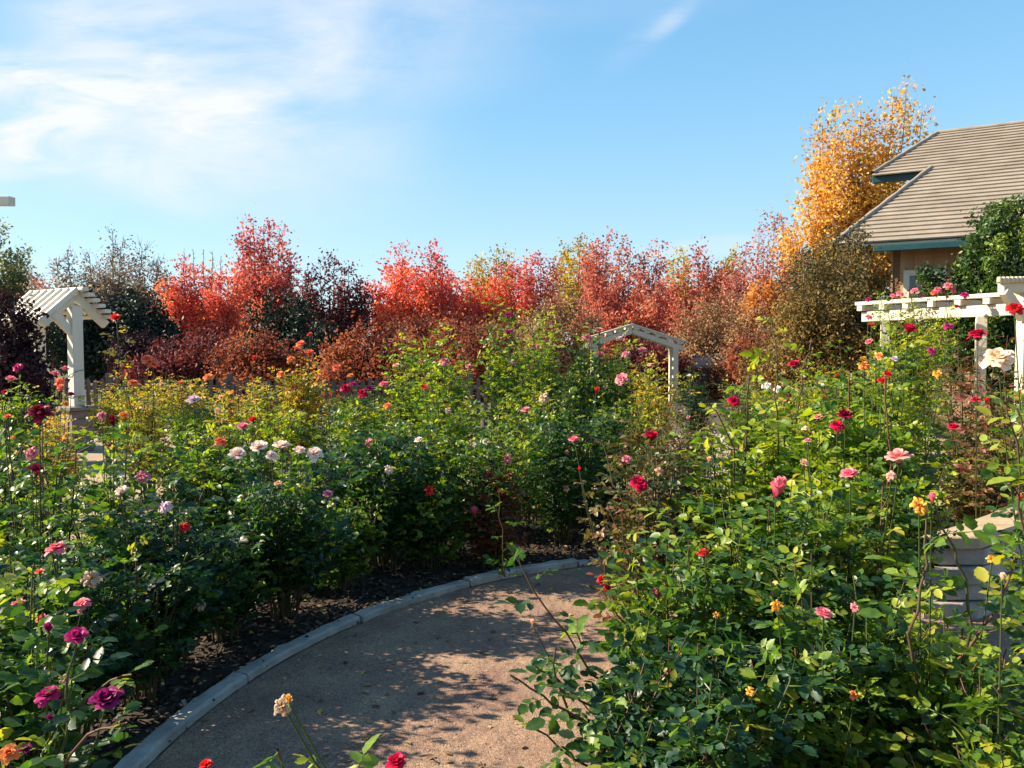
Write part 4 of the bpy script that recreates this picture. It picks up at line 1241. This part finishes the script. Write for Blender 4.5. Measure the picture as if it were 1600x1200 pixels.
def house():
    E0 = at(1416, 378, 18.0)
    t = np.array([.8687, -.4954, 0])
    no = np.array([-.4954, -.8687, 0])
    pitch = R(29)
    q = -no * math.cos(pitch) + np.array([0, 0, math.sin(pitch)])
    nrm = np.cross(t, q)

    def on_roof(u, v):
        d = ray(u, v)
        o = np.array([0, 0, EYE])
        k = np.dot(E0 - o, nrm) / np.dot(d, nrm)
        p = o + d * k - E0
        return np.dot(p, t), np.dot(p, q)

    ra, rs = on_roof(1465, 211)
    ua, us = on_roof(1363, 276)
    va, vs_ = on_roof(1455, 264)
    la, ls = on_roof(1300, 388)
    us = (us + vs_) / 2
    wl = np.array(E0) - no * .75
    root = thing("house", "tan board house with pale tiled hip roof and teal gutters", "house", tuple((E0 + t * 5)[:2]) + (0,))
    ROOF = surf_mat("roof_tile", (.40, .335, .265), (.56, .475, .385), 1.6, .85, .01, 40, 9, (1, 1, 1),
                    stops=[(.28, (.215, .175, .135)), (.5, (.285, .238, .185)), (.72, (.35, .295, .235))])
    TEAL = surf_mat("teal_gutter", (.012, .048, .056), (.02, .07, .08), 3, .45)
    SID = surf_mat("board_siding", (.34, .20, .115), (.44, .27, .155), 4, .8, .003, 40, 6, (1, 1, .12))
    TRIM = surf_mat("cream_trim", (.60, .54, .42), (.68, .62, .50), 4, .6)
    GLASS = surf_mat("dark_glass", (.012, .018, .028), (.02, .028, .04), 2, .06, spec=.8)
    o = []

    def left(s):
        if s >= us - 1e-6:
            k = (s - us) / (rs - us)
            return ua + (ra - ua) * k
        k = s / us
        return la + (va - la) * k

    RIGHT = 17.0
    n = 31
    ss = np.linspace(-.02, rs, n + 1)
    m = Boxes()
    pw = lambda a_, s_, h_: E0 + t * a_ + q * s_ + nrm * h_
    sgn = 1 if nrm[2] > 0 else -1
    for i in range(n):
        s0, s1 = ss[i], ss[i + 1] + .05
        l0, l1 = left(ss[i] + .01), left(min(ss[i + 1], rs) - .01)
        if ss[i] < us <= ss[i + 1]:
            l0 = l1 = left(us)
        # overlapping tile course, its lower lip standing proud of the course below
        P8 = [pw(l0, s0, .085 * sgn), pw(RIGHT, s0, .085 * sgn), pw(RIGHT, s1, .04 * sgn), pw(l1, s1, .04 * sgn)]
        m.prism([tuple(x) for x in P8], tuple(nrm * -.034 * sgn))
    roof = m.build("roof", ROOF, root)
    o.append(roof)
    # deck under the tiles, hip side and back slope
    m = Boxes()
    low = [pw(la, 0, 0), pw(RIGHT, 0, 0), pw(RIGHT, us, 0), pw(va, us, 0)]
    upr = [pw(ua, us, 0), pw(RIGHT, us, 0), pw(RIGHT, rs, 0), pw(ra, rs, 0)]
    m.prism([tuple(x) for x in low], tuple(nrm * -.05 * sgn))
    m.prism([tuple(x + nrm * .002 * sgn) for x in upr], tuple(nrm * -.05 * sgn))
    o.append(m.build("roof_deck", TRIM, root))
    back = -no * 7.0
    m = Boxes()
    rl, rr = pw(ra, rs, .02), pw(RIGHT, rs, .02)
    bl, br = rl + back + np.array([0, 0, -3.6]) - t * 0.4, rr + back + np.array([0, 0, -3.6])
    m.prism([tuple(rl), tuple(rr), tuple(br), tuple(bl)], (0, 0, -.06))
    o.append(m.build("back_slope", ROOF, root))
    cp = Tubes()
    for a_, b_ in ((pw(ra, rs, .07 * sgn), pw(RIGHT, rs, .07 * sgn)), (pw(ua, us, .07 * sgn), pw(ra, rs, .07 * sgn)), (pw(la, 0, .07 * sgn), pw(va, us, .07 * sgn))):
        cp.add(np.array([a_ + (b_ - a_) * k_ for k_ in np.linspace(0, 1, 12)]), np.tile([.075, .06], 6), 8)
    o.append(cp.build("ridge_cap", ROOF, root))
    # gutters
    zg = np.array([0, 0, -.13])
    g0, g1 = pw(la + .9, 0, 0) + zg + no * .05, pw(RIGHT, 0, 0) + zg + no * .05
    o.append(Boxes().beam(g0, g1, .12, .14).build("gutter", TEAL, root, .015))
    g0, g1 = pw(ua, us, 0) + zg + no * .04, pw(va + .25, us, 0) + zg + no * .04
    o.append(Boxes().beam(g0, g1, .11, .20).build("gutter", TEAL, root, .012))
    # wall with battens
    a0 = la + 1.25
    zt = E0[2] - .02
    c0, c1 = wl + t * a0, wl + t * RIGHT
    m = Boxes()
    m.prism([(c0[0], c0[1], 0), (c1[0], c1[1], 0), (c1[0], c1[1], zt), (c0[0], c0[1], zt)], tuple(-no * .18))
    for i in range(int((RIGHT - a0) / .42)):
        p = wl + t * (a0 + .42 * i)
        m.prism([(p[0] - t[0] * .025, p[1] - t[1] * .025, 0.02), (p[0] + t[0] * .025, p[1] + t[1] * .025, 0.02), (p[0] + t[0] * .025, p[1] + t[1] * .025, zt - .02), (p[0] - t[0] * .025, p[1] - t[1] * .025, zt - .02)], tuple(no * .02))
    side = c0 - no * 6
    m.prism([(c0[0], c0[1], 0), (side[0], side[1], 0), (side[0], side[1], zt), (c0[0], c0[1], zt)], tuple(t * .18))
    o.append(m.build("wall", SID, root))
    sof = Boxes().prism([tuple(pw(la + .9, .06, 0) + np.array([0, 0, -.09])), tuple(pw(RIGHT, .06, 0) + np.array([0, 0, -.09])), (c1[0], c1[1], zt - .05), (c0[0], c0[1], zt - .05)], (0, 0, .03))
    o.append(sof.build("soffit", SID, root))

    def on_wall(u, v):
        d = ray(u, v)
        e = np.array([0, 0, EYE])
        k = np.dot(wl - e, no) / np.dot(d, no)
        p = e + d * k
        return np.dot(p - wl, t), p[2]

    wa, wz1 = on_wall(1412, 423)
    wb, _ = on_wall(1479, 421)
    wz0 = wz1 - 1.25
    fr = Boxes()
    bar = lambda x0, x1, z0_, z1_, th: fr.prism([tuple(wl + t * x0 + np.array([0, 0, z0_ - wl[2]])), tuple(wl + t * x1 + np.array([0, 0, z0_ - wl[2]])), tuple(wl + t * x1 + np.array([0, 0, z1_ - wl[2]])), tuple(wl + t * x0 + np.array([0, 0, z1_ - wl[2]]))], tuple(no * th))
    fw_ = .13
    bar(wa, wb, wz1 - fw_, wz1, .06)
    bar(wa, wb, wz0, wz0 + fw_, .062)
    bar(wa, wa + fw_, wz0 + fw_ + .001, wz1 - fw_ - .001, .058)
    bar(wb - fw_, wb, wz0 + fw_ + .001, wz1 - fw_ - .001, .058)
    mc = (wa + wb) / 2
    frame = fr.build("window_frame", TRIM, root)
    o.append(frame)
    fr = Boxes()
    bar(wa + fw_, wb - fw_, wz0 + fw_, wz1 - fw_, .03)
    pane = fr.build("pane", GLASS, frame)
    fr = Boxes()
    bar(mc - .02, mc + .02, wz0 + fw_, wz1 - fw_, .042)
    mull = fr.build("mullion", GLASS, frame)
    settle(root, *o)


house()


def car():
    Y = 25.0
    PAINT = surf_mat("car_paint_dark", (.03, .035, .045), (.04, .045, .055), 3, .25, spec=.6)
    GL = surf_mat("car_glass", (.22, .30, .38), (.26, .34, .42), 2, .08, spec=.8)
    TY = surf_mat("tyre_rubber", (.015, .015, .015), (.03, .03, .03), 20, .9)
    RIMM = surf_mat("wheel_rim", (.45, .45, .46), (.55, .55, .56), 5, .3, metallic=.8)
    xc = xat(1135, Y)
    root = thing("parked_car", "dark parked car with pale blue windscreen glimpsed through the roses", "car", (xc, Y, 0))
    o = []
    prof = [(-2.6, .35), (-2.65, .75), (-2.4, .95), (-1.9, 1.0), (-1.35, 1.38), (-.2, 1.42), (.15, 1.32), (.95, .93), (1.75, .82), (1.95, .62), (1.93, .35)]
    o.append(Boxes().prism([(xc + a_, Y - .85, z_) for a_, z_ in prof], (0, 1.7, 0)).build("body", PAINT, root, .05))
    ws = [(xc + .17, z) for z in (0,)]
    m = Boxes().prism([(xc + .14, Y - .72, 1.34), (xc + .93, Y - .76, .96), (xc + .93, Y + .76, .96), (xc + .14, Y + .72, 1.34)], (.012, 0, .025))
    o.append(m.build("windscreen", GL, root))
    for a_, b_, c_, d_ in ((-1.28, -.62, -.62, -1.62), (-.54, -.12, .55, -.54)):
        o.append(Boxes().prism([(xc + a_, Y - .85, 1.32), (xc + b_, Y - .85, 1.34), (xc + c_, Y - .85, 1.0), (xc + d_, Y - .85, 1.0)], (0, -.012, 0)).build("side_window", GL, root))
    for wx in (-1.75, 1.2):
        for wy in (-.87, .87):
            ang = np.linspace(0, 2 * PI, 20, endpoint=False)
            wb = Boxes().prism([(xc + wx + .32 * math.cos(x), Y + wy - .1, .32 + .32 * math.sin(x)) for x in ang], (0, .2, 0)).build("wheel", TY, root, .02)
            rb = Boxes().prism([(xc + wx + .2 * math.cos(x), Y + wy - .108, .32 + .2 * math.sin(x)) for x in ang], (0, .216, 0)).build("rim", RIMM, wb)
            o.append(wb)
    settle(root, *o)


car()


# ------------------------------------------------------------------ light and sky
SUN_AZ = R(-83)     # clockwise from +Y (the view direction): low on the left, slightly ahead
SUN_EL = R(31)
sd = Vector((math.sin(SUN_AZ) * math.cos(SUN_EL), math.cos(SUN_AZ) * math.cos(SUN_EL), math.sin(SUN_EL)))
sl = bpy.data.lights.new("sun", 'SUN')
sl.energy = 5.0
sl.angle = R(0.53)
sl.color = (1.0, .86, .66)
so = bpy.data.objects.new("sun", sl)
COL.objects.link(so)
so.rotation_euler = (-sd).to_track_quat('-Z', 'Y').to_euler()
so.location = sd * 60

w = bpy.data.worlds.new("World")
scene.world = w
w.use_nodes = True
nt = w.node_tree
N, L = nt.nodes, nt.links
N.clear()
wo = N.new("ShaderNodeOutputWorld")
bg = N.new("ShaderNodeBackground")
bg.inputs["Strength"].default_value = 0.090
sky = N.new("ShaderNodeTexSky")
sky.sky_type = 'NISHITA'
sky.sun_disc = False
sky.sun_elevation = SUN_EL
sky.sun_rotation = SUN_AZ
sky.altitude = 200
sky.air_density = 1.0
sky.dust_density = 0.3
sky.ozone_density = 2.2
tc = N.new("ShaderNodeTexCoord")
sep = N.new("ShaderNodeSeparateXYZ")
L.new(tc.outputs["Generated"], sep.inputs[0])


def mth(op, a, b=None, clamp=False):
    n = N.new("ShaderNodeMath")
    n.operation = op
    n.use_clamp = clamp
    for i, x in enumerate((a, b)):
        if x is None:
            continue
        if isinstance(x, (int, float)):
            n.inputs[i].default_value = x
        else:
            L.new(x, n.inputs[i])
    return n.outputs[0]


yy = mth('MAXIMUM', mth('ABSOLUTE', sep.outputs[1]), .12)
U = mth('DIVIDE', sep.outputs[0], yy)
Vv = mth('DIVIDE', sep.outputs[2], yy)
cmb = N.new("ShaderNodeCombineXYZ")
L.new(U, cmb.inputs[0])
L.new(Vv, cmb.inputs[1])


def wnoise(rot, sx, sy, scale, detail=7, rough=.6, dist=.4, off=0.0):
    mp = N.new("ShaderNodeMapping")
    mp.inputs["Rotation"].default_value = (0, 0, R(rot))
    mp.inputs["Scale"].default_value = (sx, sy, 1)
    mp.inputs["Location"].default_value = (off, off * .7, off)
    L.new(cmb.outputs[0], mp.inputs[0])
    no = N.new("ShaderNodeTexNoise")
    no.inputs["Scale"].default_value = scale
    no.inputs["Detail"].default_value = detail
    no.inputs["Roughness"].default_value = rough
    no.inputs["Distortion"].default_value = dist
    L.new(mp.outputs[0], no.inputs["Vector"])
    return no.outputs["Fac"]


def blob(pu, pv, ru, rv, rot, weight):
    """Soft elliptical bank of cloud around a sky direction."""
    cu, cv = (pu - 800) / F, (545 - pv) / F
    sub = N.new("ShaderNodeVectorMath")
    sub.operation = 'SUBTRACT'
    L.new(cmb.outputs[0], sub.inputs[0])
    sub.inputs[1].default_value = (cu, cv, 0)
    mp = N.new("ShaderNodeMapping")
    mp.vector_type = 'TEXTURE'
    mp.inputs["Rotation"].default_value = (0, 0, R(rot))
    mp.inputs["Scale"].default_value = (ru / F, rv / F, 1)
    L.new(sub.outputs[0], mp.inputs[0])
    ln = N.new("ShaderNodeVectorMath")
    ln.operation = 'LENGTH'
    L.new(mp.outputs[0], ln.inputs[0])
    mr = N.new("ShaderNodeMapRange")
    mr.interpolation_type = 'SMOOTHERSTEP'
    mr.inputs[1].default_value = 0
    mr.inputs[2].default_value = 1
    mr.inputs[3].default_value = weight
    mr.inputs[4].default_value = 0
    L.new(ln.outputs["Value"], mr.inputs[0])
    return mr.outputs[0]


def addall(xs):
    s = xs[0]
    for x in xs[1:]:
        s = mth('ADD', s, x)
    return s


soft = wnoise(-25, 1, 2.2, 2.6, 6, .55, .5, 3.1)
fine = wnoise(-18, 1, 3.4, 6.0, 9, .62, .7, 1.7)
veil = addall([blob(330, 130, 500, 300, -22, 1.3), blob(600, 20, 340, 190, -14, .75), blob(90, 230, 300, 160, 0, .55), blob(950, 10, 380, 70, 5, .20), blob(300, 290, 260, 80, -10, .4)])
bright = addall([blob(40, 130, 230, 66, -4, 1.25), blob(90, 195, 270, 64, 22, 1.1), blob(40, 255, 200, 45, 5, .7), blob(170, 85, 200, 90, -35, .45), blob(235, 290, 160, 50, -25, .5), blob(340, 190, 200, 120, -30, .5)])
wisp = addall([blob(1048, 40, 75, 24, 38, .34), blob(1000, 70, 120, 40, 40, .12), blob(1130, 385, 110, 26, 4, .6), blob(1040, 392, 90, 22, 8, .4)])
softm = N.new("ShaderNodeMapRange")
softm.inputs[1].default_value = .36
softm.inputs[2].default_value = .62
L.new(soft, softm.inputs[0])
finem = N.new("ShaderNodeMapRange")
finem.inputs[1].default_value = .33
finem.inputs[2].default_value = .68
L.new(fine, finem.inputs[0])
cl = addall([mth('MULTIPLY', veil, mth('ADD', mth('ADD', mth('MULTIPLY', softm.outputs[0], .50), .10), mth('MULTIPLY', finem.outputs[0], .20))), mth('MULTIPLY', bright, mth('ADD', mth('MULTIPLY', finem.outputs[0], .75), .12)), mth('MULTIPLY', wisp, mth('ADD', mth('MULTIPLY', finem.outputs[0], .7), .3))])
cl = mth('MINIMUM', cl, .96)
grad = ramp_node(N, [(0.0, (2.65, 3.65, 4.05)), (.10, (2.25, 3.50, 4.1)), (.28, (1.25, 2.85, 4.15)), (.45, (.80, 2.25, 3.9)), (1.0, (.45, 1.2, 2.6))])
L.new(sep.outputs[2], grad.inputs["Fac"])
airy = N.new("ShaderNodeMix")
airy.data_type = 'RGBA'
airy.inputs["Factor"].default_value = .72
L.new(sky.outputs[0], airy.inputs[6])
L.new(grad.outputs["Color"], airy.inputs[7])
mixc = N.new("ShaderNodeMix")
mixc.data_type = 'RGBA'
L.new(cl, mixc.inputs["Factor"])
L.new(airy.outputs[2], mixc.inputs[6])
mixc.inputs[7].default_value = (4.1, 4.2, 4.4, 1)
L.new(mixc.outputs[2], bg.inputs["Color"])
L.new(bg.outputs[0], wo.inputs[0])

vs = scene.view_settings
vs.view_transform = 'Standard'
vs.look = 'None'
vs.gamma = 1
vs.exposure = 1.4
scene.cycles.max_bounces = 6
scene.cycles.diffuse_bounces = 3
scene.cycles.glossy_bounces = 2
scene.cycles.transmission_bounces = 4
scene.cycles.transparent_max_bounces = 4
scene.cycles.caustics_reflective = False
scene.cycles.caustics_refractive = False
